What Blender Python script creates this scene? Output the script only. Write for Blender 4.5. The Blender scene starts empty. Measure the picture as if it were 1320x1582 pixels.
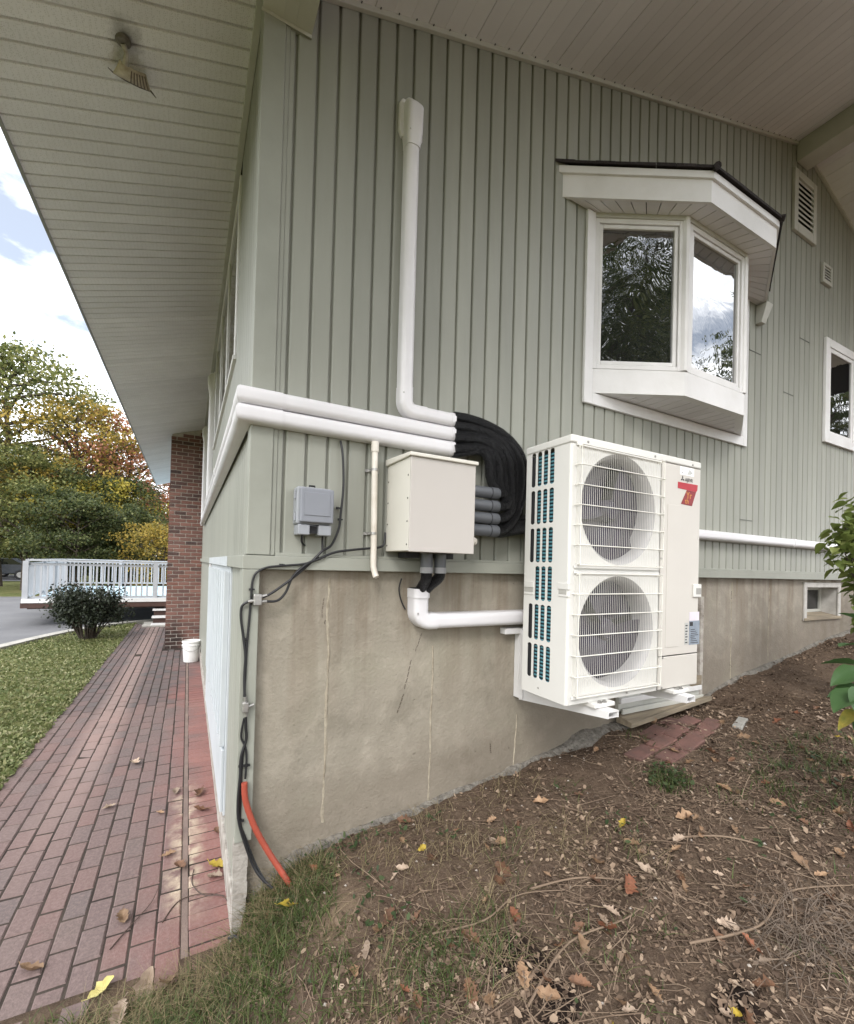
import bpy, bmesh, math, random
import numpy as np
from mathutils import Vector, Matrix, noise as mnoise

random.seed(7); np.random.seed(7)
PI = math.pi
S = bpy.context.scene
C = S.collection

# ------------------------------------------------------------------ camera, sky, sun, exposure
cam = bpy.data.cameras.new('camera'); co = bpy.data.objects.new('camera', cam); C.objects.link(co)
S.camera = co
cam.sensor_fit = 'HORIZONTAL'; cam.sensor_width = 36.0
cam.lens = 688.29 / 1320 * 36
cam.shift_y = 75.07 / 1320
cam.clip_start = 0.05; cam.clip_end = 900
R_ = Vector((0.88091681, -0.47251162, 0.02680199)); D_ = Vector((0.02924632, -0.00217325, -0.99956987)); F_ = Vector((0.47236663, 0.88132176, 0.01190477))
mw = Matrix(((R_.x, -D_.x, -F_.x, -0.24), (R_.y, -D_.y, -F_.y, -2.14), (R_.z, -D_.z, -F_.z, 1.77), (0, 0, 0, 1)))
co.matrix_world = mw
CAM = Vector((-0.24, -2.14, 1.77))

SUN_DIR = Vector((-0.50, -0.62, 0.72)).normalized()
sl = bpy.data.lights.new('sun', 'SUN'); so = bpy.data.objects.new('sun', sl); C.objects.link(so)
sl.energy = 1.5; sl.angle = math.radians(20); sl.color = (1.0, 0.965, 0.93)
so.rotation_euler = (-SUN_DIR).to_track_quat('-Z', 'Y').to_euler(); so.location = (-5, -8, 12)

W = bpy.data.worlds.new('World'); S.world = W; W.use_nodes = True
nt = W.node_tree; nt.nodes.clear()
wo = nt.nodes.new('ShaderNodeOutputWorld'); bg = nt.nodes.new('ShaderNodeBackground')
sky = nt.nodes.new('ShaderNodeTexSky'); sky.sky_type = 'NISHITA'; sky.sun_disc = False
sky.sun_elevation = math.asin(SUN_DIR.z); sky.sun_rotation = math.atan2(SUN_DIR.x, SUN_DIR.y)
sky.air_density = 1.0; sky.dust_density = 1.5
tc = nt.nodes.new('ShaderNodeTexCoord'); mp = nt.nodes.new('ShaderNodeMapping'); mp.inputs['Scale'].default_value = (1, 1, 2.2)
mp.inputs['Location'].default_value = (0.3, 0.15, 0.0)
cn = nt.nodes.new('ShaderNodeTexNoise'); cn.inputs['Scale'].default_value = 2.6; cn.inputs['Detail'].default_value = 9; cn.inputs['Roughness'].default_value = 0.55
cr = nt.nodes.new('ShaderNodeValToRGB'); cr.color_ramp.elements[0].position = 0.35; cr.color_ramp.elements[1].position = 0.50; cr.color_ramp.elements[0].color = (.15, .15, .15, 1)
cm = nt.nodes.new('ShaderNodeMixRGB'); cm.inputs[2].default_value = (19, 19.3, 19.8, 1)
nt.links.new(tc.outputs['Generated'], mp.inputs[0]); nt.links.new(mp.outputs[0], cn.inputs[0]); nt.links.new(cn.outputs[0], cr.inputs[0])
nt.links.new(cr.outputs[0], cm.inputs[0]); nt.links.new(sky.outputs[0], cm.inputs[1]); nt.links.new(cm.outputs[0], bg.inputs[0])
bg.inputs[1].default_value = 0.12
nt.links.new(bg.outputs[0], wo.inputs[0])
S.view_settings.view_transform = 'Standard'; S.view_settings.look = 'None'; S.view_settings.gamma = 1; S.view_settings.use_curve_mapping = False
S.view_settings.exposure = 0.58
S.render.engine = 'CYCLES'
S.cycles.max_bounces = 6; S.cycles.diffuse_bounces = 4; S.cycles.glossy_bounces = 3; S.cycles.transparent_max_bounces = 6
S.cycles.use_denoising = True
S.cycles.caustics_reflective = False; S.cycles.caustics_refractive = False

# ------------------------------------------------------------------ materials
class NT:
    def __init__(self, name):
        self.m = bpy.data.materials.new(name); self.m.use_nodes = True
        self.t = self.m.node_tree; self.b = self.t.nodes['Principled BSDF']; self.o = self.t.nodes['Material Output']
        self.pos = self.n('ShaderNodeNewGeometry')
    def n(self, k, **kw):
        x = self.t.nodes.new(k)
        for a, v in kw.items(): setattr(x, a, v)
        return x
    def l(self, a, b): self.t.links.new(a, b)
    def vec(self, scale=(1, 1, 1), src=None):
        mp = self.n('ShaderNodeMapping'); mp.inputs['Scale'].default_value = scale
        self.l(src or self.pos.outputs['Position'], mp.inputs[0]); return mp.outputs[0]
    def noise(self, s, detail=5, rough=.55, vec=None, dist=0):
        x = self.n('ShaderNodeTexNoise'); x.inputs['Scale'].default_value = s; x.inputs['Detail'].default_value = detail
        x.inputs['Roughness'].default_value = rough; x.inputs['Distortion'].default_value = dist
        self.l(vec or self.pos.outputs['Position'], x.inputs['Vector']); return x.outputs[0]
    def ramp(self, f, stops):
        r = self.n('ShaderNodeValToRGB'); e = r.color_ramp.elements
        while len(e) < len(stops): e.new(.5)
        for i, (p, c) in enumerate(stops):
            e[i].position = p; e[i].color = (*c, 1) if len(c) == 3 else c
        self.l(f, r.inputs[0]); return r.outputs[0]
    def g(self, f, a, b): return self.ramp(f, [(a, (0, 0, 0)), (b, (1, 1, 1))])
    def mix(self, f, a, b, mode='MIX'):
        x = self.n('ShaderNodeMixRGB'); x.blend_type = mode
        for i, v in ((0, f), (1, a), (2, b)):
            if isinstance(v, (int, float)): x.inputs[i].default_value = v if i == 0 else (v, v, v, 1)
            elif isinstance(v, tuple): x.inputs[i].default_value = (*v, 1)
            else: self.l(v, x.inputs[i])
        return x.outputs[0]
    def math(self, op, a, b=0.0):
        x = self.n('ShaderNodeMath'); x.operation = op
        for i, v in ((0, a), (1, b)):
            if isinstance(v, (int, float)): x.inputs[i].default_value = v
            else: self.l(v, x.inputs[i])
        return x.outputs[0]
    def rnd(self): return self.n('ShaderNodeObjectInfo').outputs['Random']
    def bump(self, h, dist=.01, strength=1.0, prev=None):
        x = self.n('ShaderNodeBump'); x.inputs['Distance'].default_value = dist; x.inputs['Strength'].default_value = strength
        self.l(h, x.inputs['Height'])
        if prev: self.l(prev, x.inputs['Normal'])
        self.l(x.outputs[0], self.b.inputs['Normal']); return x.outputs[0]
    def xyz(self):
        s = self.n('ShaderNodeSeparateXYZ'); self.l(self.pos.outputs['Position'], s.inputs[0]); return s.outputs
    def col(self, c):
        if isinstance(c, tuple): self.b.inputs['Base Color'].default_value = (*c, 1)
        else: self.l(c, self.b.inputs['Base Color'])
    def set(self, rough=.6, metal=0, spec=.5, ior=1.45):
        self.b.inputs['Roughness'].default_value = rough; self.b.inputs['Metallic'].default_value = metal
        self.b.inputs['Specular IOR Level'].default_value = spec; self.b.inputs['IOR'].default_value = ior

def simple(name, c, c2=None, scale=6, rough=.5, metal=0, spec=.5, bump=0, bscale=60, rand=0.0, streak=None):
    k = NT(name); k.set(rough, metal, spec)
    if c2 is None: c2 = tuple(v * .86 for v in c)
    f = k.noise(scale, 6, .6, k.vec(streak) if streak else None)
    cc = k.mix(k.g(f, .35, .68), c, c2)
    if rand:
        cc = k.mix(1.0, cc, k.ramp(k.rnd(), [(0, (1 - rand,) * 3), (1, (1 + rand * .4,) * 3)]), 'MULTIPLY')
    k.col(cc)
    if bump: k.bump(k.noise(bscale, 4, .6), bump)
    return k.m

SAGE = simple('sage_siding_paint', (.306, .309, .268), (.266, .270, .233), 3.2, .45, spec=.35, bump=.0016, bscale=7, rand=.10, streak=(1.6, 1.6, .22))
SAGE_TRIM = simple('sage_trim_paint', (.297, .302, .262), (.264, .269, .232), 4.0, .5, spec=.3, bump=.0008, bscale=30)
SOFFIT = None
k = NT('perforated_soffit_vinyl'); k.set(.55, 0, .3)
f = k.noise(3, 5, .6)
c = k.mix(k.g(f, .3, .7), (.86, .85, .875), (.79, .78, .80))
vo = k.n('ShaderNodeTexVoronoi'); vo.inputs['Scale'].default_value = 125; vo.inputs['Randomness'].default_value = .55; k.l(k.pos.outputs['Position'], vo.inputs['Vector'])
hole = k.g(vo.outputs['Distance'], .12, .40)
c = k.mix(hole, k.mix(.55, c, (.46, .455, .43)), c)
# soot stain left round the old lamp
X = k.xyz()
dx = k.math('SUBTRACT', X[0], -.578); dy = k.math('SUBTRACT', X[1], .415)
dd = k.math('SQRT', k.math('ADD', k.math('MULTIPLY', dx, dx), k.math('MULTIPLY', k.math('MULTIPLY', dy, dy), .4)))
dd = k.math('ADD', dd, k.math('MULTIPLY', k.math('SUBTRACT', k.noise(18, 4, .6), .5), .10))
soot = k.ramp(dd, [(.005, (1, 1, 1)), (.075, (0, 0, 0))])
c = k.mix(k.math('MULTIPLY', soot, .72), c, (.06, .052, .042))
k.col(k.mix(1.0, c, k.ramp(k.rnd(), [(0, (.93,) * 3), (1, (1.02,) * 3)]), 'MULTIPLY')); k.bump(hole, .0008); SOFFIT = k.m
RAKE = simple('rake_soffit_vinyl', (.74, .73, .75), (.68, .67, .69), 1.2, .55, spec=.3, rand=.06)
FASCIA = simple('fascia_paint', (.50, .495, .455), (.42, .415, .375), 3, .5, spec=.3)
WHITE = simple('white_trim_paint', (.70, .69, .69), (.62, .61, .60), 3.5, .42, spec=.4, bump=.0006, bscale=40)
PVC = simple('white_duct_vinyl', (.70, .685, .70), (.64, .625, .64), 2.5, .33, spec=.5)
PVCPIPE = simple('aged_pvc_pipe', (.74, .70, .64), (.58, .53, .46), 9, .4, spec=.4)
ACW = simple('ivory_enamel', (.665, .655, .625), (.625, .615, .585), 1.6, .35, spec=.45)
ACP = simple('ivory_panel_enamel', (.57, .54, .495), (.535, .505, .465), 1.6, .4, spec=.4)
WIRE = simple('white_coated_wire', (.74, .72, .66), None, 6, .4)
FANG = simple('grey_violet_fan_plastic', (.032, .024, .046), (.022, .017, .034), 5, .45)
SHROUD = simple('pale_fan_shroud', (.42, .41, .41), (.36, .35, .35), 4, .4)
DARK = simple('dark_cavity', (.018, .018, .02), None, 6, .7)
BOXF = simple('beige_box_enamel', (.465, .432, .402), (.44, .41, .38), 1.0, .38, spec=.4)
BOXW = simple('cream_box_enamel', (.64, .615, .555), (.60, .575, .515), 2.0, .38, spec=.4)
GREY = simple('grey_box_plastic', (.225, .235, .265), (.20, .21, .235), 3, .42)
GREYL = simple('light_grey_box_plastic', (.31, .32, .345), (.27, .28, .30), 3, .42)
CONDUIT = simple('grey_conduit_pvc', (.105, .11, .122), (.085, .09, .10), 5, .4)
STEEL = simple('dull_steel', (.48, .47, .45), (.30, .29, .28), 30, .38, metal=.8)
BLACK = simple('black_cable_jacket', (.018, .018, .02), None, 8, .42)
ORANGE = simple('orange_corrugated_conduit', (.34, .068, .042), (.29, .06, .038), 14, .42)
k = NT('black_foam_insulation'); k.set(.38, 0, .5); k.col(k.mix(k.noise(14, 3), (.004, .004, .005), (.010, .010, .012)))
h = k.noise(85, 3, .7, dist=1.0); k.bump(k.g(h, .35, .7), .016); FOAM = k.m
k = NT('coil_fins'); k.set(.45, .2, .5)
wv = k.n('ShaderNodeTexWave'); wv.wave_type = 'BANDS'; wv.bands_direction = 'Z'; wv.inputs['Scale'].default_value = 16; k.l(k.pos.outputs['Position'], wv.inputs['Vector'])
k.col(k.mix(k.g(wv.outputs[0], .25, .75), (.010, .024, .034), (.11, .29, .34))); k.bump(wv.outputs[0], .004); COIL = k.m

k = NT('foundation_concrete'); k.set(.88, 0, .2)
big = k.noise(1.3, 6, .6); mid = k.noise(7, 7, .65); fine = k.noise(70, 4, .6)
c = k.mix(k.g(big, .35, .68), (.300, .270, .218), (.228, .204, .164))
Xc = k.xyz(); c = k.mix(k.ramp(k.math('MULTIPLY', Xc[0], .1), [(.14, (0, 0, 0)), (.33, (1, 1, 1))]), c, k.mix(.6, c, (.255, .228, .195)))
c = k.mix(k.math('MULTIPLY', k.g(mid, .48, .70), .62), c, (.375, .335, .275))
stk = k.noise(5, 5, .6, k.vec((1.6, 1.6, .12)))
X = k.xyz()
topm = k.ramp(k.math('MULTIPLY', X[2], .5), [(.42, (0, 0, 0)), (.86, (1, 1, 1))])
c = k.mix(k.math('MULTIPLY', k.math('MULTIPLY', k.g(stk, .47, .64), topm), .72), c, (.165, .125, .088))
c = k.mix(k.math('MULTIPLY', k.g(k.noise(2.7, 7, .7), .54, .66), .40), c, (.165, .145, .112))
pit = k.g(k.noise(38, 3, .7), .70, .78)
c = k.mix(k.math('MULTIPLY', pit, .55), c, (.12, .095, .07))
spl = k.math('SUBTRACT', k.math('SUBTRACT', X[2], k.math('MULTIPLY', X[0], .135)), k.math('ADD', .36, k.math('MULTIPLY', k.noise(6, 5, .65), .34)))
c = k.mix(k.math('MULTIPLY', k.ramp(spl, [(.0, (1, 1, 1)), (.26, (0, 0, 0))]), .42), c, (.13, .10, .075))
grn = k.math('MULTIPLY', k.g(k.noise(2.1, 4, .6), .52, .7), .28)
c = k.mix(grn, c, (.26, .25, .185))
k.col(c)
b1 = k.bump(fine, .004); b2 = k.bump(k.g(mid, .3, .8), .0045, 1, b1); k.bump(k.math('MULTIPLY', pit, -1.0), .006, 1, b2); CONC = k.m
ROUGHM = simple('rough_mortar', (.24, .22, .19), (.11, .10, .088), 22, .95, spec=.1, bump=.02, bscale=55)
PLASTER = simple('whitewashed_footing', (.46, .43, .39), (.22, .195, .17), 12, .9, spec=.15, bump=.006, bscale=60)
SEAM = simple('seam_grout', (.365, .325, .255), (.245, .21, .16), 30, .9, spec=.1, bump=.004, bscale=80)

k = NT('paver_clay'); k.set(.82, 0, .25)
r = k.rnd()
base = k.ramp(r, [(0, (.155, .108, .100)), (.2, (.142, .104, .099)), (.4, (.166, .111, .102)), (.55, (.126, .100, .096)), (.7, (.166, .107, .098)), (.85, (.142, .110, .103)), (1, (.156, .113, .105))])
X = k.xyz()
redm = k.ramp(k.math('ADD', X[0], k.math('MULTIPLY', k.math('SUBTRACT', k.noise(1.6, 4, .6), .5), .8)), [(.0, (0, 0, 0)), (.5, (0, 0, 0))])
xx = k.math('ADD', X[0], k.math('MULTIPLY', k.math('SUBTRACT', k.noise(1.5, 4, .6), .5), .9))
redm = k.g(k.math('ADD', xx, 1.0), .56, .90)      # worn, washed strip beside the wall: redder
base = k.mix(k.math('MULTIPLY', redm, .62), base, k.ramp(r, [(0, (.285, .110, .092)), (.5, (.235, .105, .092)), (1, (.31, .13, .11))]))
pale = k.math('MULTIPLY', k.ramp(k.math('ABSOLUTE', k.math('ADD', X[0], .96)), [(.07, (1, 1, 1)), (.20, (0, 0, 0))]), k.g(k.math('MULTIPLY', X[1], .1), .08, .3))
base = k.mix(k.math('MULTIPLY', pale, .45), base, (.36, .255, .225))
base = k.mix(k.math('MULTIPLY', k.g(k.noise(3.2, 5, .65), .55, .72), .5), base, (.115, .092, .082))
ef = k.math('MULTIPLY', k.ramp(k.math('ABSOLUTE', k.math('ADD', k.math('ADD', X[0], .20), k.math('MULTIPLY', k.math('SUBTRACT', k.noise(5, 4, .6), .5), .22))), [(.03, (1, 1, 1)), (.11, (0, 0, 0))]), k.math('MULTIPLY', k.g(k.math('MULTIPLY', X[1], .1), .03, .055), k.ramp(k.math('MULTIPLY', X[1], .1), [(.13, (1, 1, 1)), (.2, (0, 0, 0))])))
base = k.mix(k.math('MULTIPLY', ef, k.g(k.noise(11, 4, .6), .38, .6)), base, (.46, .375, .28))
base = k.mix(k.math('MULTIPLY', k.g(k.noise(60, 4, .6), .42, .75), .35), base, (.30, .22, .20))
k.col(base); b1 = k.bump(k.noise(140, 3, .6), .002); k.bump(k.noise(24, 4, .6), .004, 1, b1); PAVER = k.m
SAND = simple('joint_sand', (.034, .028, .025), (.075, .060, .050), 3, .95, spec=.1, bump=.004, bscale=120)
k = NT('pier_brick'); k.set(.85, 0, .2)
r = k.rnd()
c = k.ramp(r, [(0, (.195, .092, .072)), (.3, (.150, .075, .062)), (.5, (.225, .118, .096)), (.7, (.050, .036, .036)), (.82, (.185, .098, .082)), (1, (.085, .052, .048))])
c = k.mix(k.g(k.noise(30, 4, .6), .4, .7), c, k.mix(.5, c, (.20, .12, .10)))
X = k.xyz()
bm_ = k.math('MULTIPLY', k.ramp(k.math('ADD', X[2], k.math('MULTIPLY', k.math('SUBTRACT', k.noise(6, 3), .5), .5)), [(.3, (1, 1, 1)), (.55, (0, 0, 0))]), k.ramp(k.math('ADD', k.math('ADD', X[0], 1.0), k.math('MULTIPLY', k.math('SUBTRACT', k.noise(5, 3), .5), .3)), [(.62, (1, 1, 1)), (.80, (0, 0, 0))]))
c = k.mix(k.math('MULTIPLY', bm_, .85), c, (.030, .024, .022))
k.col(c); k.bump(k.noise(80, 4, .6), .004); BRICK = k.m
MORTAR = simple('pier_mortar', (.56, .51, .46), (.43, .39, .35), 20, .95, spec=.1, bump=.004, bscale=90)

k = NT('ground_soil'); k.set(.95, 0, .12)
X = k.xyz()
n1 = k.noise(1.1, 6, .6); n2 = k.noise(9, 7, .7); n3 = k.noise(60, 5, .7)
soil = k.mix(k.g(n1, .35, .66), (.112, .078, .056), (.070, .048, .035))
soil = k.mix(k.math('MULTIPLY', k.g(n2, .42, .7), .7), soil, (.155, .112, .078))
soil = k.mix(k.math('MULTIPLY', k.g(n3, .5, .74), .5), soil, (.21, .16, .115))
def spot(cx, cy, r0, r1, amp=.25):
    dx = k.math('SUBTRACT', X[0], cx); dy = k.math('SUBTRACT', X[1], cy); d = k.math('SQRT', k.math('ADD', k.math('MULTIPLY', dx, dx), k.math('MULTIPLY', dy, dy)))
    d = k.math('ADD', d, k.math('MULTIPLY', k.math('SUBTRACT', k.noise(9, 5, .65), .5), amp)); return k.ramp(d, [(r0, (1, 1, 1)), (r1, (0, 0, 0))])
damp = k.math('MAXIMUM', k.math('MAXIMUM', spot(.83, -.92, .05, .14), spot(.80, -1.11, .06, .15)), k.math('MAXIMUM', spot(.58, -1.12, .02, .09), spot(1.3, -1.38, .03, .12)))
soil = k.mix(k.math('MULTIPLY', damp, .9), soil, (.012, .008, .007))
soil = k.mix(k.math('MULTIPLY', spot(.36, -.36, .05, .16, .2), .75), soil, (.185, .135, .092))
soil = k.mix(k.math('MULTIPLY', k.ramp(X[1], [(.0, (0, 0, 0)), (1, (1, 1, 1))]), 0.0), soil, soil)
grass = k.mix(k.g(k.noise(5, 6, .65), .35, .65), (.075, .095, .030), (.145, .150, .060))
grass = k.mix(k.math('MULTIPLY', k.g(k.noise(.5, 4, .6), .45, .65), .4), grass, (.22, .19, .095))
lm = k.math('MULTIPLY', k.ramp(k.math('ADD', k.math('MULTIPLY', X[0], .1), .5), [(.357, (1, 1, 1)), (.362, (0, 0, 0))]), 1.0)
lm = k.math('MAXIMUM', lm, k.g(k.math('MULTIPLY', X[1], .01), .05, .06))
c = k.mix(lm, soil, grass)
k.col(c); b1 = k.bump(n3, .012); k.bump(n2, .02, 1, b1); SOIL = k.m
k = NT('asphalt'); k.set(.85, 0, .3); k.col(k.mix(k.g(k.noise(.8, 5, .6), .35, .7), (.125, .125, .132), (.165, .165, .170))); k.bump(k.noise(90, 3), .004); ASPH = k.m
KERB = simple('kerb_concrete', (.40, .385, .35), (.27, .26, .235), 6, .9, bump=.004, bscale=60)
BROWN = simple('brown_stained_timber', (.075, .036, .027), (.05, .025, .02), 4, .6)
DECKB = simple('pale_blue_deck_paint', (.43, .56, .64), (.36, .49, .57), 2, .5, rand=.08)
DECKW = simple('grey_white_rail_paint', (.40, .41, .43), (.34, .35, .37), 3, .5, rand=.08)
TIMBER = simple('weathered_timber', (.285, .235, .165), (.16, .13, .095), 8, .8, streak=(.3, 3, 3))
BUCKET = simple('white_bucket_plastic', (.80, .80, .78), (.76, .76, .74), 3, .35)
SHINGLE = simple('dark_shingle', (.030, .022, .022), (.016, .013, .014), 30, .9, bump=.006, bscale=120, rand=.3)
TREEBARK = simple('tree_bark', (.085, .066, .050), (.045, .035, .028), 14, .95, bump=.02, bscale=30)
LAMPP = simple('yellowed_lamp_plastic', (.56, .50, .39), (.34, .28, .20), 24, .5)
RED = simple('red_print', (.40, .016, .028), (.36, .014, .024), 4, .35)
DRED = simple('dark_red_print', (.24, .012, .016), (.17, .01, .012), 8, .35)
GOLD = simple('gold_print', (.62, .30, .05), (.45, .16, .03), 12, .35)
INK = simple('dark_ink', (.03, .03, .035), None, 5, .5)
STICK = simple('white_sticker', (.86, .86, .86), (.82, .82, .82), 6, .4)
STICKG = simple('blue_grey_label', (.27, .31, .36), (.20, .235, .28), 30, .4)
STICKP = simple('pale_pink_label', (.72, .66, .72), None, 6, .4)
LTGREY = simple('light_grey_label', (.52, .52, .50), (.42, .42, .40), 40, .4)

def glass(name, wob=0.0, ior=2.6, tint=(.012, .013, .014), wscale=3.0):
    k = NT(name); k.set(.015, 0, .5, ior); k.col(tint)
    if wob: k.bump(k.noise(wscale, 3, .5, dist=.8), wob)
    return k.m
GLASS = glass('reflective_window_glass', .002, 5.0)
GLASSW = glass('wavy_window_glass', .007, 3.2, wscale=4)
GLASSD = glass('dim_window_glass', 0, 1.6)

def leafmat(name, stops, trans=.35, spec=.35, rough=.5, clump=1.2):
    k = NT(name); k.set(rough, 0, spec)
    r = k.pos.outputs['Random Per Island']
    f = k.math('ADD', k.math('MULTIPLY', r, .6), k.math('MULTIPLY', k.noise(clump, 3, .6), .4))
    c = k.ramp(f, stops); k.col(c)
    tr = k.n('ShaderNodeBsdfTranslucent'); k.l(c, tr.inputs[0])
    ms = k.n('ShaderNodeMixShader'); ms.inputs[0].default_value = trans
    k.l(k.b.outputs[0], ms.inputs[1]); k.l(tr.outputs[0], ms.inputs[2]); k.l(ms.outputs[0], k.o.inputs[0])
    return k.m
L_GREEN = leafmat('green_foliage', [(.2, (.060, .080, .024)), (.5, (.145, .165, .052)), (.8, (.31, .30, .11))], .45)
L_DARK = leafmat('dark_green_foliage', [(.2, (.030, .044, .016)), (.5, (.062, .082, .028)), (.8, (.14, .15, .052))], .4)
L_PALE = leafmat('pale_green_foliage', [(.15, (.055, .085, .022)), (.5, (.105, .14, .040)), (.85, (.18, .20, .07))])
L_YELL = leafmat('yellow_foliage', [(.2, (.13, .14, .03)), (.5, (.34, .28, .045)), (.8, (.52, .42, .08))], .45)
L_GOLD = leafmat('golden_green_foliage', [(.2, (.11, .105, .026)), (.5, (.27, .21, .045)), (.8, (.48, .33, .07))], .45)
L_RUST = leafmat('russet_foliage', [(.15, (.18, .07, .04)), (.5, (.38, .16, .085)), (.85, (.50, .26, .15))])
L_BUSH = leafmat('dusky_bush_foliage', [(.15, (.012, .016, .010)), (.5, (.026, .034, .020)), (.85, (.06, .07, .045))], .15)
L_HYD = leafmat('broad_leaf_green', [(.1, (.035, .075, .026)), (.5, (.055, .110, .038)), (.9, (.085, .15, .05))], .3, .45, .42, 6)
L_SHRUB = leafmat('light_shrub_leaf', [(.1, (.10, .135, .035)), (.5, (.17, .215, .06)), (.9, (.27, .30, .10))], .45, .4, .45, 6)
L_WEED = leafmat('weed_leaf', [(.1, (.028, .046, .020)), (.5, (.050, .075, .030)), (.9, (.085, .11, .05))], .3, .3, .5, 6)
L_GRASS = leafmat('grass_blade', [(.1, (.035, .055, .016)), (.5, (.070, .10, .030)), (.9, (.14, .16, .060))], .3, .3, .5, 4)
L_LAWN = leafmat('lawn_leaf', [(.1, (.070, .098, .032)), (.45, (.145, .170, .062)), (.7, (.25, .25, .115)), (.88, (.45, .42, .27))], .3, .3, .5, 2)
L_DRY = leafmat('dry_grass_blade', [(.1, (.14, .11, .06)), (.5, (.22, .175, .10)), (.9, (.33, .27, .16))], .2, .2, .7, 4)
L_LITTER = leafmat('dry_leaf_litter', [(.1, (.045, .031, .023)), (.4, (.10, .068, .048)), (.6, (.20, .14, .098)), (.78, (.33, .245, .175)), (.92, (.50, .41, .33))], .1, .2, .75, 3)
L_TWIG = leafmat('dry_twig', [(.1, (.070, .048, .035)), (.5, (.145, .103, .074)), (.9, (.28, .21, .15))], 0.0, .15, .9, 3)

def dryleaf(name, a, b):
    k = NT(name); k.set(.65, 0, .3); c = k.mix(k.g(k.noise(40, 4, .6), .35, .65), a, b)
    k.col(k.mix(1.0, c, k.ramp(k.rnd(), [(0, (.7,) * 3), (1, (1.15,) * 3)]), 'MULTIPLY')); k.bump(k.noise(90, 3), .002); return k.m
DL_TAN = dryleaf('tan_dry_leaf', (.30, .195, .118), (.20, .12, .07))
DL_PALE = dryleaf('pale_dry_leaf', (.37, .285, .215), (.26, .19, .14))
DL_BROWN = dryleaf('brown_dry_leaf', (.17, .088, .05), (.10, .055, .034))
DL_RUST = dryleaf('rust_dry_leaf', (.25, .10, .055), (.17, .07, .04))
DL_YELL = dryleaf('yellow_leaf', (.46, .34, .05), (.33, .235, .04))
DL_LEMON = dryleaf('lemon_leaf', (.50, .45, .19), (.40, .34, .12))

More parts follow.
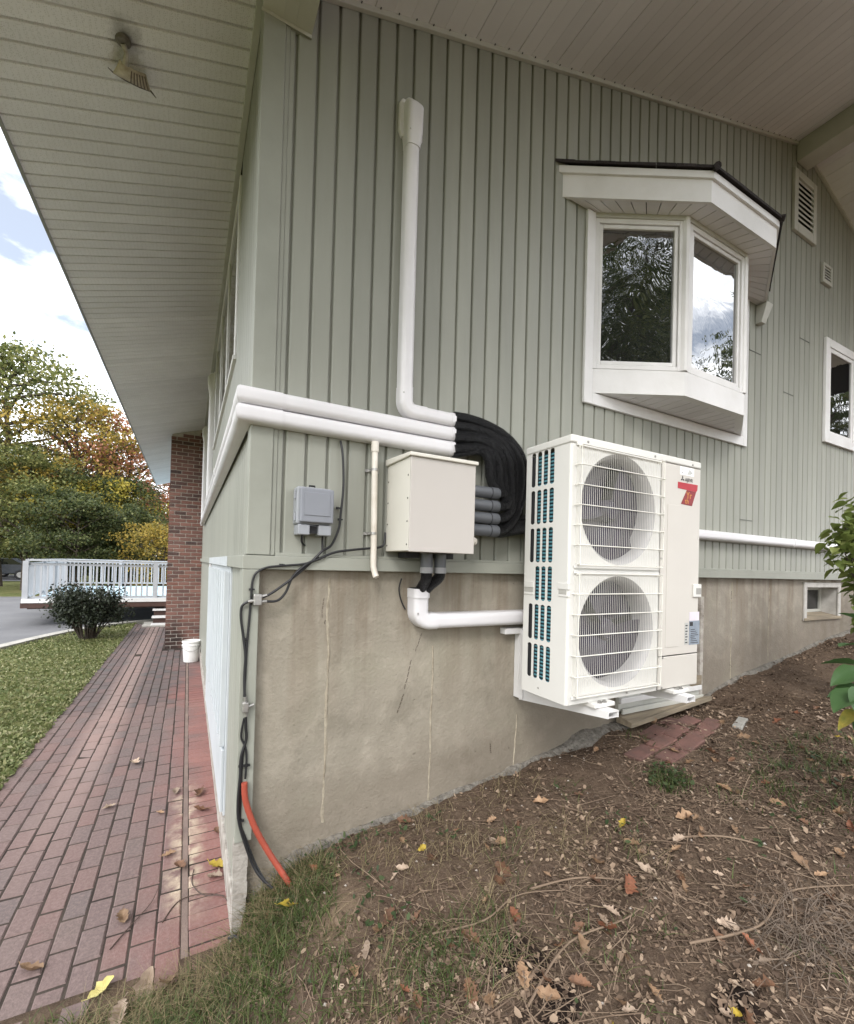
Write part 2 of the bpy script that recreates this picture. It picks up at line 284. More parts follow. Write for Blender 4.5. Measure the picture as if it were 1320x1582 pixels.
# ------------------------------------------------------------------ geometry helpers
ROOT = {}
class MB:
    def __init__(s): s.v = []; s.f = []
    def add(s, v, f):
        o = len(s.v); s.v += [tuple(p) for p in v]; s.f += [tuple(i + o for i in q) for q in f]; return s
    def box(s, x0, y0, z0, x1, y1, z1):
        return s.add([(x0, y0, z0), (x1, y0, z0), (x1, y1, z0), (x0, y1, z0), (x0, y0, z1), (x1, y0, z1), (x1, y1, z1), (x0, y1, z1)],
                     [(0, 3, 2, 1), (4, 5, 6, 7), (0, 1, 5, 4), (1, 2, 6, 5), (2, 3, 7, 6), (3, 0, 4, 7)])
    def hexa(s, p):   # 8 points: bottom 4 ccw, top 4 ccw
        return s.add(p, [(0, 3, 2, 1), (4, 5, 6, 7), (0, 1, 5, 4), (1, 2, 6, 5), (2, 3, 7, 6), (3, 0, 4, 7)])
    def prism(s, lo, hi):   # two polygons of equal length
        n = len(lo)
        return s.add(list(lo) + list(hi), [tuple(reversed(range(n))), tuple(range(n, 2 * n))] + [(i, (i + 1) % n, n + (i + 1) % n, n + i) for i in range(n)])
    def tube(s, pts, r, n=8, caps=True, flat=None):
        pts = [Vector(p) for p in pts]; rs = r if isinstance(r, (list, tuple)) else [r] * len(pts)
        o = len(s.v); up = None
        for i, p in enumerate(pts):
            t = (pts[min(i + 1, len(pts) - 1)] - pts[max(i - 1, 0)])
            t = t.normalized() if t.length > 1e-9 else Vector((0, 0, 1))
            if up is None:
                up = t.orthogonal().normalized()
            up = (up - t * up.dot(t)); up = up.normalized() if up.length > 1e-6 else t.orthogonal().normalized()
            b = t.cross(up)
            for j in range(n):
                a = 2 * PI * j / n; s.v.append(tuple(p + (up * math.cos(a) + b * math.sin(a)) * rs[i]))
        for i in range(len(pts) - 1):
            for j in range(n):
                s.f.append((o + i * n + j, o + i * n + (j + 1) % n, o + (i + 1) * n + (j + 1) % n, o + (i + 1) * n + j))
        if caps:
            s.f.append(tuple(o + j for j in reversed(range(n)))); s.f.append(tuple(o + (len(pts) - 1) * n + j for j in range(n)))
        return s
    def sweep(s, prof, pts, frames, caps=True):   # prof: list of (a,b); frames: list of (A,B) vectors per point
        n = len(prof); o = len(s.v)
        for p, (A, B) in zip(pts, frames):
            p = Vector(p)
            for a, b in prof: s.v.append(tuple(p + Vector(A) * a + Vector(B) * b))
        for i in range(len(pts) - 1):
            for j in range(n):
                s.f.append((o + i * n + j, o + i * n + (j + 1) % n, o + (i + 1) * n + (j + 1) % n, o + (i + 1) * n + j))
        if caps:
            s.f.append(tuple(o + j for j in reversed(range(n)))); s.f.append(tuple(o + (len(pts) - 1) * n + j for j in range(n)))
        return s
    def lathe(s, prof, c, n=24, axis='z'):
        o = len(s.v); c = Vector(c)
        for r, h in prof:
            for j in range(n):
                a = 2 * PI * j / n
                if axis == 'z': s.v.append(tuple(c + Vector((r * math.cos(a), r * math.sin(a), h))))
                elif axis == 'y': s.v.append(tuple(c + Vector((r * math.cos(a), h, r * math.sin(a)))))
                else: s.v.append(tuple(c + Vector((h, r * math.cos(a), r * math.sin(a)))))
        for i in range(len(prof) - 1):
            for j in range(n): s.f.append((o + i * n + j, o + i * n + (j + 1) % n, o + (i + 1) * n + (j + 1) % n, o + (i + 1) * n + j))
        return s
    def build(s, name, mat, parent=None, smooth=False, bevel=0, label=None, seg=2, fix=True):
        off = Vector((0, 0, 0)); p = parent
        while p is not None:
            off += ROOT.get(p.name, Vector((0, 0, 0))); p = p.parent
        me = bpy.data.meshes.new(name); me.from_pydata([tuple(Vector(q) - off) for q in s.v] if off.length else s.v, [], s.f)
        if fix and len(s.f) < 60000:
            bm = bmesh.new(); bm.from_mesh(me); bmesh.ops.recalc_face_normals(bm, faces=bm.faces)
            if bevel:
                ed = [e for e in bm.edges if len(e.link_faces) == 2 and e.calc_face_angle(0) > .5]
                bmesh.ops.bevel(bm, geom=ed, offset=bevel, segments=seg, profile=.5, affect='EDGES', clamp_overlap=True)
            bm.to_mesh(me); bm.free()
        if smooth:
            me.polygons.foreach_set('use_smooth', [True] * len(me.polygons))
            me.set_sharp_from_angle(angle=math.radians(40))
        me.materials.append(mat)
        o = bpy.data.objects.new(name, me); C.objects.link(o)
        if parent: o.parent = parent
        if label: o['label'] = label
        return o

def tag(o, label=None, cat=None, group=None, kind=None):
    if label: o['label'] = label
    if cat: o['category'] = cat
    if group: o['group'] = group
    if kind: o['kind'] = kind
    return o
def thing(name, loc, label, cat, group=None):
    o = bpy.data.objects.new(name, None); C.objects.link(o); o.location = loc; o.empty_display_size = .1
    ROOT[o.name] = Vector(loc); return tag(o, label, cat, group)
def dup(me_obj, parent, loc, rot=None, name=None):
    o = me_obj.copy(); C.objects.link(o); o.parent = parent; o.location = loc
    if rot: o.rotation_euler = rot
    return o
def dome(c, r, d, n=8):   # screw head: shallow disc facing d
    m = MB(); d = Vector(d).normalized(); c = Vector(c); m.tube([c - d * r * .2, c + d * r * .35, c + d * r * .55], [r, r, r * .6], n); return m
def fnoise(x, y, z=0.0): return mnoise.noise(Vector((x, y, z)))
def smooth01(t): t = max(0, min(1, t)); return t * t * (3 - 2 * t)

# ------------------------------------------------------------------ ground
GX = [-2, -.6, -.15, 0, .05, .24, .476, .869, 1.334, 1.84, 2.345, 3.487, 4.0, 4.98, 5.89, 8, 14, 60, 400]
GZ = [-.01, .0, .03, .13, .24, .365, .41, .444, .504, .566, .654, .718, .852, .978, 1.12, 1.3, 1.5, 1.5, 1.5]
SX = [-2, -1.2, -.5, 0, .5, .9, 1.4, 1.84, 2.345, 3.487, 4.0, 4.98, 5.89, 8, 14, 60, 400]
SZ = [.0, .03, .075, .17, .34, .425, .50, .56, .64, .74, .84, .978, 1.12, 1.3, 1.5, 1.5, 1.5]
def ground_z(x, y, detail=True):
    if y > .12:
        if x < -1.405: z = -.012
        elif x < .15: z = -.075
        else: z = -.2
        if detail and x < -1.405: z += .012 * fnoise(x * 2, y * 2)
        return z
    a = np.interp(x, GX, GZ); b = np.interp(x, SX, SZ)
    s = smooth01(-y / .75)
    z = a * (1 - s) + b * s
    if y < -.6: z += .05 * min(0, max(-2.0, y + .6))
    if detail and -4.5 < y < .12 and -2 < x < 8:
        w = smooth01((x + .5) / .8)
        z += (.020 * fnoise(x * 3.1, y * 3.1, 1) + .012 * fnoise(x * 9, y * 9, 2) + .007 * fnoise(x * 25, y * 25, 3)) * (.35 + .65 * w)
    if y > -.03 and x < 0: z = min(z, .0)
    return z
xs = [-400, -200, -100, -60, -40, -25, -15, -10, -7, -5, -4, -3.3, -2.8, -2.4] + list(np.arange(-2.1, -1.42, .08)) + [-1.41, -1.40] + list(np.arange(-1.36, 4.4, .035)) + list(np.arange(4.45, 7.2, .1)) + [8, 10, 14, 25, 60, 150, 400]
ys = [-400, -150, -60, -30, -15, -10, -7, -5.5, -4.8] + list(np.arange(-4.2, -1.9, .09)) + list(np.arange(-1.86, .10, .035)) + [.11, .13, .3] + list(np.arange(.8, 14, .6)) + [16, 20, 26, 34, 45, 60, 90, 150, 300, 600]
m = MB(); nx = len(xs)
m.v = [(float(x), float(y), float(ground_z(x, y))) for y in ys for x in xs]
m.f = [(j * nx + i, j * nx + i + 1, (j + 1) * nx + i + 1, (j + 1) * nx + i) for j in range(len(ys) - 1) for i in range(nx - 1)]
gr = m.build('ground', SOIL, smooth=False, fix=False); gr['kind'] = 'structure'
gr.data.polygons.foreach_set('use_smooth', [True] * len(gr.data.polygons))

# driveway and kerb
kl = [(-14, 1.5), (-8, 4.2), (-5.2, 6.2), (-4.1, 7.3), (-3.6, 8.2), (-3.31, 9.04), (-3.0, 10.0), (-2.65, 10.85), (-2.2, 11.6), (-1.75, 12.15), (-1.25, 12.55), (-.6, 12.8), (1.0, 12.9), (4, 12.9)]
def kcurve(t):
    i = min(int(t), len(kl) - 2); u = t - i
    p0 = kl[max(i - 1, 0)]; p1 = kl[i]; p2 = kl[i + 1]; p3 = kl[min(i + 2, len(kl) - 1)]
    return tuple(.5 * (2 * p1[a] + (p2[a] - p0[a]) * u + (2 * p0[a] - 5 * p1[a] + 4 * p2[a] - p3[a]) * u * u + (3 * p1[a] - p0[a] - 3 * p2[a] + p3[a]) * u ** 3) for a in (0, 1))
kc = [kcurve(i / 4) for i in range(4 * (len(kl) - 1) + 1)]
m = MB(); far = [(4, 21.5), (-7, 22.6), (-14, 24.2), (-60, 30), (-60, 1.5)]
pts = kc + far
m.add([(x, y, .012) for x, y in pts], [tuple(range(len(pts)))])
o = m.build('driveway', ASPH); o['kind'] = 'structure'
bm = bmesh.new(); bm.from_mesh(o.data); bmesh.ops.triangulate(bm, faces=bm.faces); bm.to_mesh(o.data); bm.free()
if o.data.polygons[0].normal.z < 0: o.data.flip_normals()
m = MB()
for i in range(len(kc) - 1):
    (x0, y0), (x1, y1) = kc[i], kc[i + 1]; dx, dy = x1 - x0, y1 - y0; L = math.hypot(dx, dy); nx_, ny_ = dy / L * .11, -dx / L * .11
    g = .012 * L if i % 3 == 0 else .0
    x0 += dx * g; y0 += dy * g
    m.hexa([(x0 - nx_, y0 - ny_, -.05), (x1 - nx_, y1 - ny_, -.05), (x1 + nx_, y1 + ny_, -.05), (x0 + nx_, y0 + ny_, -.05),
            (x0 - nx_, y0 - ny_, .05), (x1 - nx_, y1 - ny_, .05), (x1 + nx_, y1 + ny_, .05), (x0 + nx_, y0 + ny_, .05)])
m.build('kerb', KERB)['kind'] = 'structure'
m = MB(); m.add([(-60, 40, .02), (-9, 37, .02), (-9, 50, .02), (-60, 50, .02)], [(0, 1, 2, 3)]); m.build('parking_lot', ASPH)['kind'] = 'structure'

# walkway: sand bed + clay pavers
m = MB(); m.box(-1.405, -.25, -.09, .06, 12.0, -.0048); wk = m.build('walkway', SAND); wk['kind'] = 'structure'
def paver_mb(a, b, hgt=.06, ch=.0070):
    m = MB(); x, y = a / 2, b / 2
    m.v = [(-x, -y, -hgt), (x, -y, -hgt), (x, y, -hgt), (-x, y, -hgt), (-x, -y, -ch), (x, -y, -ch), (x, y, -ch), (-x, y, -ch),
           (-x + ch, -y + ch, 0), (x - ch, -y + ch, 0), (x - ch, y - ch, 0), (-x + ch, y - ch, 0)]
    m.f = [(0, 1, 5, 4), (1, 2, 6, 5), (2, 3, 7, 6), (3, 0, 4, 7), (4, 5, 9, 8), (5, 6, 10, 9), (6, 7, 11, 10), (7, 4, 8, 11), (8, 9, 10, 11)]
    return m
m = MB(); m.box(-.2180, -.22, -.05, -.1900, 11.9, -.0018); m.build('joint_strip', simple('pale_joint_mortar', (.22, .16, .135), (.15, .11, .095), 7, .95, bump=.004, bscale=90), wk)
spots = []
for c in range(12):
    x = -.2 - .018 - .052 - .1035 * c
    off = (c * .37 % 1) * .2 if c % 4 else .05
    off = [.0, .1][c % 2] + random.uniform(-.010, .010)
    y = -.42 + off
    while y < 11.95:
        spots.append((x, y + .1, 0)); y += .2035
y = -.3
while y < 11.9:
    spots.append((-.075, y, 1)); y += .1035
spots.sort(key=lambda p: (p[0] - CAM.x) ** 2 + (p[1] - CAM.y) ** 2)
spots = [p for p in spots if p[1] > -.22]
pv = paver_mb(.0990, .1945).build('paver', PAVER, wk); pw = paver_mb(.225, .0990)
pv2 = pw.build('paver', PAVER, wk)
first = [True, True]; m = MB(); nmade = 0
for (x, y, kd) in spots:
    tz = random.gauss(0, .0016); rx, ry, rz = random.gauss(0, .006), random.gauss(0, .008), random.gauss(0, .006)
    if nmade < 300:
        src = pv2 if kd else pv
        o = src if first[kd] else dup(src, wk, (0, 0, 0)); first[kd] = False
        o.location = (x, y, tz); o.rotation_euler = (rx, ry, rz); nmade += 1
    elif not (y > 7.9 and x > -.65 and y < 8.45):
        a, b = ((.1125, .0495) if kd else (.0494, .0970)); ch = .006
        m.add([(x - a, y - b, tz - .02), (x + a, y - b, tz - .02), (x + a, y + b, tz - .02), (x - a, y + b, tz - .02),
               (x - a + ch, y - b + ch, tz), (x + a - ch, y - b + ch, tz), (x + a - ch, y + b - ch, tz), (x - a + ch, y + b - ch, tz)],
              [(0, 1, 5, 4), (1, 2, 6, 5), (2, 3, 7, 6), (3, 0, 4, 7), (4, 5, 6, 7)])
k = NT('far_paver_clay'); k.set(.82, 0, .25)
src_ramp = [(0, (.132, .098, .094)), (.3, (.116, .092, .091)), (.55, (.146, .103, .097)), (.8, (.102, .090, .089)), (1, (.140, .106, .100))]
c = k.ramp(k.pos.outputs['Random Per Island'], src_ramp); X = k.xyz()
xx = k.math('ADD', X[0], k.math('MULTIPLY', k.math('SUBTRACT', k.noise(1.5, 4, .6), .5), .9))
rm = k.math('MULTIPLY', k.g(k.math('ADD', xx, 1.0), .56, .90), k.ramp(k.math('MULTIPLY', X[1], .1), [(.58, (1, 1, 1)), (.66, (0, 0, 0))]))
c = k.mix(k.math('MULTIPLY', rm, .62), c, k.ramp(k.pos.outputs['Random Per Island'], [(0, (.285, .110, .092)), (.5, (.235, .105, .092)), (1, (.31, .13, .11))]))
pale = k.math('MULTIPLY', k.ramp(k.math('ABSOLUTE', k.math('ADD', X[0], .96)), [(.07, (1, 1, 1)), (.20, (0, 0, 0))]), k.g(k.math('MULTIPLY', X[1], .1), .08, .3))
c = k.mix(k.math('MULTIPLY', pale, .45), c, (.36, .255, .225))
c = k.mix(k.math('MULTIPLY', k.g(k.noise(3.2, 5, .65), .55, .72), .45), c, (.115, .092, .082)); k.col(c)
FARPAVER = k.m
o = m.build('paver_field', FARPAVER, wk, fix=False); o['kind'] = 'stuff'

# ------------------------------------------------------------------ house
house = thing('house', (0, 0, 0), 'sage green house with vertical board siding, deep eaves and a raw concrete foundation', 'house')
def roof_z(x): return 4.43 + .322 * x if x <= 4.98 else 4.43 + .322 * 4.98 - .335 * (x - 4.98)
P = .1016; GY = 0.0
# gable boards
def board(x0, x1, z0, zt, name='siding_board', par=house, gap=.015):
    m = MB()
    prof = [(x0, .03), (x0, .016), (x0 + gap * .8, .016), (x0 + gap, .003), (x0 + gap + .005, 0), (x1 - .002, 0), (x1, .003), (x1, .03)]
    m.prism([(x, y, z0) for x, y in prof], [(x, y, zt(x)) for x, y in prof])
    return m.build(name, SAGE, par)
x = .132; i = 0
while x < 6.75:
    board(x, x + P, 1.80, lambda q: roof_z(q) - .004); x += P
# horizontal butt joints seen in a few boards: thin strips with the lap shadow put into their colour
for x_, z_ in ((4.075, 3.77), (4.66, 3.52), (5.0, 4.12), (3.99, 2.25)):
    xb = .132 + P * round((x_ - .132) / P); m = MB(); m.box(xb + .006, -.004, z_ - .003, xb + 2 * P, .0, z_ + .002); m.build('siding_lap', simple('lap_shadow_tone', (.10, .105, .09), None), house)
# upper corner post (both faces), with the two raised ribs of the profile
m = MB(); m.box(-.012, -.012, 1.80, .088, .03, 4.40); m.build('corner_post', SAGE_TRIM, house, bevel=.004)
m = MB(); m.box(.0885, -.005, 1.80, .108, .03, 4.41); m.box(.1085, -.001, 1.80, .1315, .03, 4.42); m.build('corner_trim', SAGE_TRIM, house, bevel=.002)
m = MB(); m.box(-.012, .0305, 1.80, -.001, .09, 4.40); m.box(-.006, .0905, 1.80, 0, .115, 4.4); m.build('corner_trim', SAGE_TRIM, house, bevel=.002)
# skirt board under siding
m = MB(); m.box(-.028, -.028, 1.735, 3.2, .03, 1.797); m.box(3.203, -.028, 1.735, 6.75, .03, 1.797); m.build('skirt_board', SAGE_TRIM, house, bevel=.003)
m = MB(); m.box(-.028, .0305, 1.735, .03, 8.0, 1.797); m.build('skirt_board', SAGE_TRIM, house, bevel=.003)
m = MB(); m.box(.11, -.018, 1.797, 6.75, .0, 1.812); m.build('starter_strip', SAGE_TRIM, house, bevel=.002)
# lower corner board
m = MB(); m.box(-.026, -.026, .53, .044, .035, 1.7345); m.build('corner_board', SAGE_TRIM, house, bevel=.003)
m = MB(); m.box(-.012, .036, .53, .03, .11, 1.7345); m.box(-.018, .111, .4, .03, .2, 1.7345); m.build('corner_board', SAGE_TRIM, house, bevel=.003)
# concrete foundation with the basement window opening
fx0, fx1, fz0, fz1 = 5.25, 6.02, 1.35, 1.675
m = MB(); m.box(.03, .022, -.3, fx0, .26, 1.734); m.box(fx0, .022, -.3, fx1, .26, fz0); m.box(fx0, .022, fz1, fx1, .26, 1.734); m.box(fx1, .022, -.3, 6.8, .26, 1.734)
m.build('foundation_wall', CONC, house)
m = MB(); m.box(-.012, .03, -.3, .028, 8.0, .16); m.box(-.030, .005, -.3, .05, .0298, .10); m.build('footing', PLASTER, house, bevel=.004)
# whitewashed corner stub, a little ragged
m = MB()
for j in range(9):
    z0 = -.05 + j * .0655; w = .012 * fnoise(j * .7, 3.3)
    m.box(-.024 - .0005 * j + .3 * w, -.018 + w * .4, z0, .030 + w, .0215, z0 + .0654)
m.build('corner_stub', PLASTER, house)
# vertical form seams
m = MB()
for (sx, z0, z1, wd, ht) in ((.38, .50, 1.70, .011, .006), (.97, .45, 1.33, .010, .005), (1.566, .52, .87, .010, .006), (3.935, .80, 1.70, .010, .004), (4.56, .98, 1.65, .008, .003)):
    m = MB(); n = int((z1 - z0) / .03); rows = []
    for j in range(n + 1):
        z = z0 + (z1 - z0) * j / n; dxx = .012 * fnoise(sx * 7, z * 3) + .004 * fnoise(sx * 17, z * 20); w = wd * (.6 + .5 * fnoise(z * 13, sx)) ; h_ = ht * (.7 + .9 * fnoise(z * 9, sx + 5))
        rows.append([(sx + dxx - w, .0215, z), (sx + dxx - w * .3, .022 - h_, z), (sx + dxx + w * .3, .022 - h_ * .9, z), (sx + dxx + w, .0215, z)])
    o_ = len(m.v)
    for r_ in rows: m.v += r_
    for j in range(n):
        for q in range(3): m.f.append((o_ + j * 4 + q, o_ + j * 4 + q + 1, o_ + j * 4 + 5 + q, o_ + j * 4 + 4 + q))
    m.build('form_seam', SEAM, house)
# dark rust nicks and cracks
m = MB()
for (ax, az, bx, bz, w) in ((.84, 1.26, .80, 1.10, .003), (.80, 1.08, .76, .98, .004), (.90, 1.40, .86, 1.30, .002), (1.38, .72, 1.385, .66, .005), (.35, 1.60, .345, 1.5, .002), (3.93, 1.62, 3.935, 1.55, .012), (3.915, .985, 3.96, .965, .014), (.03 + .33, 1.49, .36, 1.47, .004)):
    n = 5
    for j in range(n):
        u0, u1 = j / n, (j + .8) / n; p = lambda u: (ax + (bx - ax) * u + .006 * fnoise(u * 9, ax * 5), az + (bz - az) * u)
        (x0, z0), (x1, z1) = p(u0), p(u1)
        m.add([(x0 - w / 2, .0205, z0), (x0 + w / 2, .0205, z0), (x1 + w / 2, .0205, z1), (x1 - w / 2, .0205, z1), (x0 - w / 2, .0225, z0), (x0 + w / 2, .0225, z0), (x1 + w / 2, .0225, z1), (x1 - w / 2, .0225, z1)],
              [(0, 1, 2, 3), (0, 1, 5, 4), (2, 3, 7, 6), (1, 2, 6, 5), (3, 0, 4, 7)])
m.build('crack', simple('crack_stain', (.07, .05, .036), None), house)
# rough mortar lip where the wall meets the slope
m = MB(); n = 260; cols = 6
for i in range(n + 1):
    x = .06 + 6.4 * i / n; g = ground_z(x, -.03, False)
    amp = .45 if x < .5 else (.25 if x < 1.5 else (1.0 if 1.7 < x < 3.0 else .35 if x > 3.3 else .6))
    hh = (.025 + .05 * max(0, fnoise(x * 4, 7.7) + .3)) * amp + .008; dp = (.035 + .04 * fnoise(x * 5, 2.2)) * (.5 + amp)
    for j in range(cols):
        u = j / (cols - 1); a = u * PI / 2
        m.v.append((x, .024 - max(.005, dp) * math.sin(a) * 1.3 + .008 * fnoise(x * 30, j * 2.1), g - .05 + (hh + .05) * math.cos(a) + .010 * fnoise(x * 27, j * 3.3, 4)))
for i in range(n):
    for j in range(cols - 1): m.f.append((i * cols + j, (i + 1) * cols + j, (i + 1) * cols + j + 1, i * cols + j + 1))
m.build('mortar_lip', ROUGHM, house, fix=True)

# soffit boards on the eave, following the roof pitch
EX = -1.178
OV = -1.65
def sboard(y0, y1, x0, x1, mat, name):
    m = MB(); g = .014
    # cross-section along y; underside profile
    pr = [(y0, .03), (y0, .014), (y0 + g * .75, .014), (y0 + g, .002), (y0 + g + .006, 0), (y1 - .002, 0), (y1, .003), (y1, .03)]
    m.prism([(x0, y, roof_z(x0) + z) for y, z in pr], [(x1, y, roof_z(x1) + z) for y, z in pr]); return m.build(name, mat, house)
y = -1.60
proto = None
while y < 14.0:
    if proto is None:
        proto = sboard(y, y + P, EX, -.034 + .0, SOFFIT, 'soffit_board'); y00 = y
    else:
        dup(proto, house, (0, y - y00, 0))
    y += P
# J-channel between soffit and side wall
m = MB(); m.hexa([(-.034, OV, roof_z(-.034) - .022), (-.001, OV, roof_z(0) - .03), (-.001, 14, roof_z(0) - .03), (-.034, 14, roof_z(-.034) - .022), (-.034, OV, roof_z(-.034) + .03), (-.001, OV, roof_z(0) + .03), (-.001, 14, roof_z(0) + .03), (-.034, 14, roof_z(-.034) + .03)])
m.build('soffit_channel', FASCIA, house, bevel=.002)
# eave fascia
m = MB(); z = roof_z(EX); m.box(EX - .012, OV, z - .006, EX - .0005, 14.2, z + .17); m.box(EX - .0005, OV, z - .006, EX + .010, 14.2, z - .0005); m.build('fascia', simple('eave_fascia_paint', (.30, .30, .29), (.24, .24, .23), 3, .5), house, bevel=.002)
# rake soffit boards over the gable wall, running out from the wall
def rboard(x0, x1, mat, name, seam):
    m = MB(); g = .006 if seam else .0025; d = .006 if seam else .002
    pr = [(x0, .03), (x0, d), (x0 + g * .6, d), (x0 + g, 0), (x1 - .001, 0), (x1, .001), (x1, .03)]
    m.prism([(x, OV, roof_z(x) + z) for x, z in pr], [(x, -.022, roof_z(x) + z) for x, z in pr]); return m.build(name, mat, house)
x = .205; i = 0
while x < 4.86:
    rboard(x, x + P, RAKE, 'rake_soffit_board', i % 3 == 0); x += P; i += 1
x = 5.12; i = 0
while x < 8.2:
    rboard(x, x + P, RAKE, 'rake_soffit_board', i % 3 == 0); x += P; i += 1
# F-channel with weep notches along the rake
m = MB()
def slope_bar(m, x0, x1, y0, y1, dz0, dz1):
    m.hexa([(x0, y0, roof_z(x0) + dz0), (x1, y0, roof_z(x1) + dz0), (x1, y1, roof_z(x1) + dz0), (x0, y1, roof_z(x0) + dz0), (x0, y0, roof_z(x0) + dz1), (x1, y0, roof_z(x1) + dz1), (x1, y1, roof_z(x1) + dz1), (x0, y1, roof_z(x0) + dz1)])
slope_bar(m, .205, 4.88, -.022, -.0005, -.028, .03); slope_bar(m, 5.1, 8.2, -.022, -.0005, -.028, .03); m.build('rake_channel', FASCIA, house, bevel=.002)
m = MB(); x = .235
while x < 4.86:
    slope_bar(m, x, x + .005, -.030, -.0225, -.007, -.002); x += P
m.build('channel_notch', DARK, house)
# beams
m = MB(); m.box(-.016, OV, 4.275, .074, -.0125, 4.47); m.box(.0745, OV, 4.275, .128, -.0125, 4.47); m.box(.1285, OV, 4.275, .2045, -.0125, 4.50); m.box(-.016, -.0124, 4.275, .2045, -.0112, 4.50); m.build('eave_beam', FASCIA, house, bevel=.003)
m = MB(); m.box(-.02, -.0135, 4.258, .2045, -.0115, 4.2745); m.build('beam_trim', FASCIA, house)
m = MB(); m.box(-.011, -.0110, 4.262, .2048, .0295, 4.52); m.build('frieze_filler', SAGE_TRIM, house)
m = MB(); m.box(4.885, OV - .05, 5.815, 5.095, -.002, 6.05); m.build('ridge_beam', FASCIA, house, bevel=.006)
# roof deck (closes the eaves from above) + rake fascia
m = MB()
for (x0, x1) in ((EX - .012, 4.98), (4.98, 9.0)):
    slope_bar(m, x0, x1, OV - .06, 14.2, .06, .20)
m.build('roof', SHINGLE, house)
m = MB(); slope_bar(m, EX, 4.98, OV - .035, OV - .0005, -.012, .19); slope_bar(m, 4.98, 8.9, OV - .035, OV - .0005, -.012, .19); m.build('rake_fascia', FASCIA, house)
# side wall (long wall): boards, windows, garage door
SX0 = 0.0
def side_board(y0, y1, z0, z1):
    m = MB(); g = .012
    pr = [(y0, .03), (y0, .010), (y0 + g * .7, .010), (y0 + g, .001), (y0 + g + .005, 0), (y1 - .002, 0), (y1, .003), (y1, .03)]
    m.prism([(x, y, z0) for y, x in pr], [(x, y, z1) for y, x in pr]); return m.build('siding_board', SAGE, house)
wins = [(1.10, 3.75, 3.13, 4.28), (4.75, 6.1, 3.13, 4.28)]
y = .116; pa = pb = None
while y < 13.9:
    cut = None
    for w in wins:
        if y + P > w[0] and y < w[1]: cut = w
    if y < .116 + P * .5 or not cut:
        if pa is None: pa = side_board(y, y + P, 1.80, roof_z(0) - .01); ya = y
        else: dup(pa, house, (0, y - ya, 0))
    else:
        if pb is None: pb = side_board(y, y + P, 1.80, cut[2]); yb = y
        else: dup(pb, house, (0, y - yb, 0))
    y += P
def sash_window(y0, y1, z0, z1, lites):
    fr = MB(); d = -.012; t = .05
    fr.box(d, y0 - t, z0 - .005, .02, y0 + .02, z1 + t); fr.box(d, y1 - .02, z0 - .005, .02, y1 + t, z1 + t); fr.box(d + .002, y0 + .0201, z1 - .02, .02, y1 - .0201, z1 + t)
    for j in range(1, lites):
        yy = y0 + (y1 - y0) * j / lites; fr.box(d + .004, yy - .035, z0 + .0, .02, yy + .035, z1 - .0202)
    f = fr.build('window', WHITE, house, bevel=.004)
    s = MB(); s.box(-.022, y0 - .06, z0 - .035, .02, y1 + .06, z0 - .006); s.build('sill', WHITE, f, bevel=.004)
    for j in range(lites):
        a = y0 + (y1 - y0) * j / lites + .03; b = y0 + (y1 - y0) * (j + 1) / lites - .03
        q = MB(); q.box(.002, a, z0 + .01, .012, b, z1 - .025); q.build('pane', GLASSD, f)
sash_window(*wins[0], 3); sash_window(*wins[1], 2)
m = MB(); m.box(.02, 0, .0, .03, 1, 4.4); m = MB(); m.box(.0305, .03, -.2, .2, 14, 4.43); m.build('wall_core', SAGE_TRIM, house)
# white batten door on the lower side wall
gd = MB(); DOORW = simple('cool_white_door_paint', (.50, .53, .55), (.44, .47, .49), 3, .5)
gd.box(-.008, .86, .20, .0295, 3.45, 1.733); g = gd.build('garage_door', DOORW, house, bevel=.004)
m = MB(); m.box(-.0305, .861, 1.735, -.0285, 3.449, 1.797); m.build('door_header', DOORW, g)
yy = .88
while yy < 3.42:
    b = MB(); b.box(-.040, yy, .62, -.0085, yy + .05, 1.70); b.build('batten', DOORW, g, bevel=.003); yy += .235
m = MB(); m.box(-.026, .87, .22, -.0085, 3.44, .6); m.build('kick_panel', DOORW, g, bevel=.004)
lo = None; y = .205
while y < 7.95:
    if .84 < y + P and y < 3.48: y += P; continue
    if lo is None: lo = side_board(y, y + P, .17, 1.735); yl = y
    else: dup(lo, house, (0, y - yl, 0))
    y += P
m = MB(); m.box(-.022, 3.5, .165, 0, 3.6, 1.734); m.build('door_casing', WHITE, house, bevel=.003)

# ---- bay window
bw = MB()
A = math.radians(27.5)
B0 = (2.126, 0.0); B1 = (2.697, -.297); B2 = (3.430, -.297); B3 = (3.985, 0.0)
F0 = (1.834, 0.0); F1 = (2.699, -.451); F2 = (3.530, -.451); F3 = (4.36, 0.0)
zs0, zs1, zw0, zw1, zf0, zf1 = 2.972, 3.135, 3.14, 4.17, 4.192, 4.385
def poly(pts, z): return [(x, y, z) for x, y in pts]
def inset(pts, d):  # offset the 3-sided outline outward by d (towards -y / sides)
    out = []
    segs = [(pts[i], pts[i + 1]) for i in range(3)]
    lines = []
    for (a, b) in segs:
        dx, dy = b[0] - a[0], b[1] - a[1]; L = math.hypot(dx, dy); nx_, ny_ = dy / L, -dx / L
        lines.append(((a[0] + nx_ * d, a[1] + ny_ * d), (dx, dy)))
    def isect(l1, l2):
        (p, r), (q, s) = l1, l2; den = r[0] * s[1] - r[1] * s[0]; t = ((q[0] - p[0]) * s[1] - (q[1] - p[1]) * s[0]) / den; return (p[0] + r[0] * t, p[1] + r[1] * t)
    wl = ((0, pts[0][1]), (1, 0))
    return [isect(wl, lines[0]), isect(lines[0], lines[1]), isect(lines[1], lines[2]), isect(lines[2], wl)]
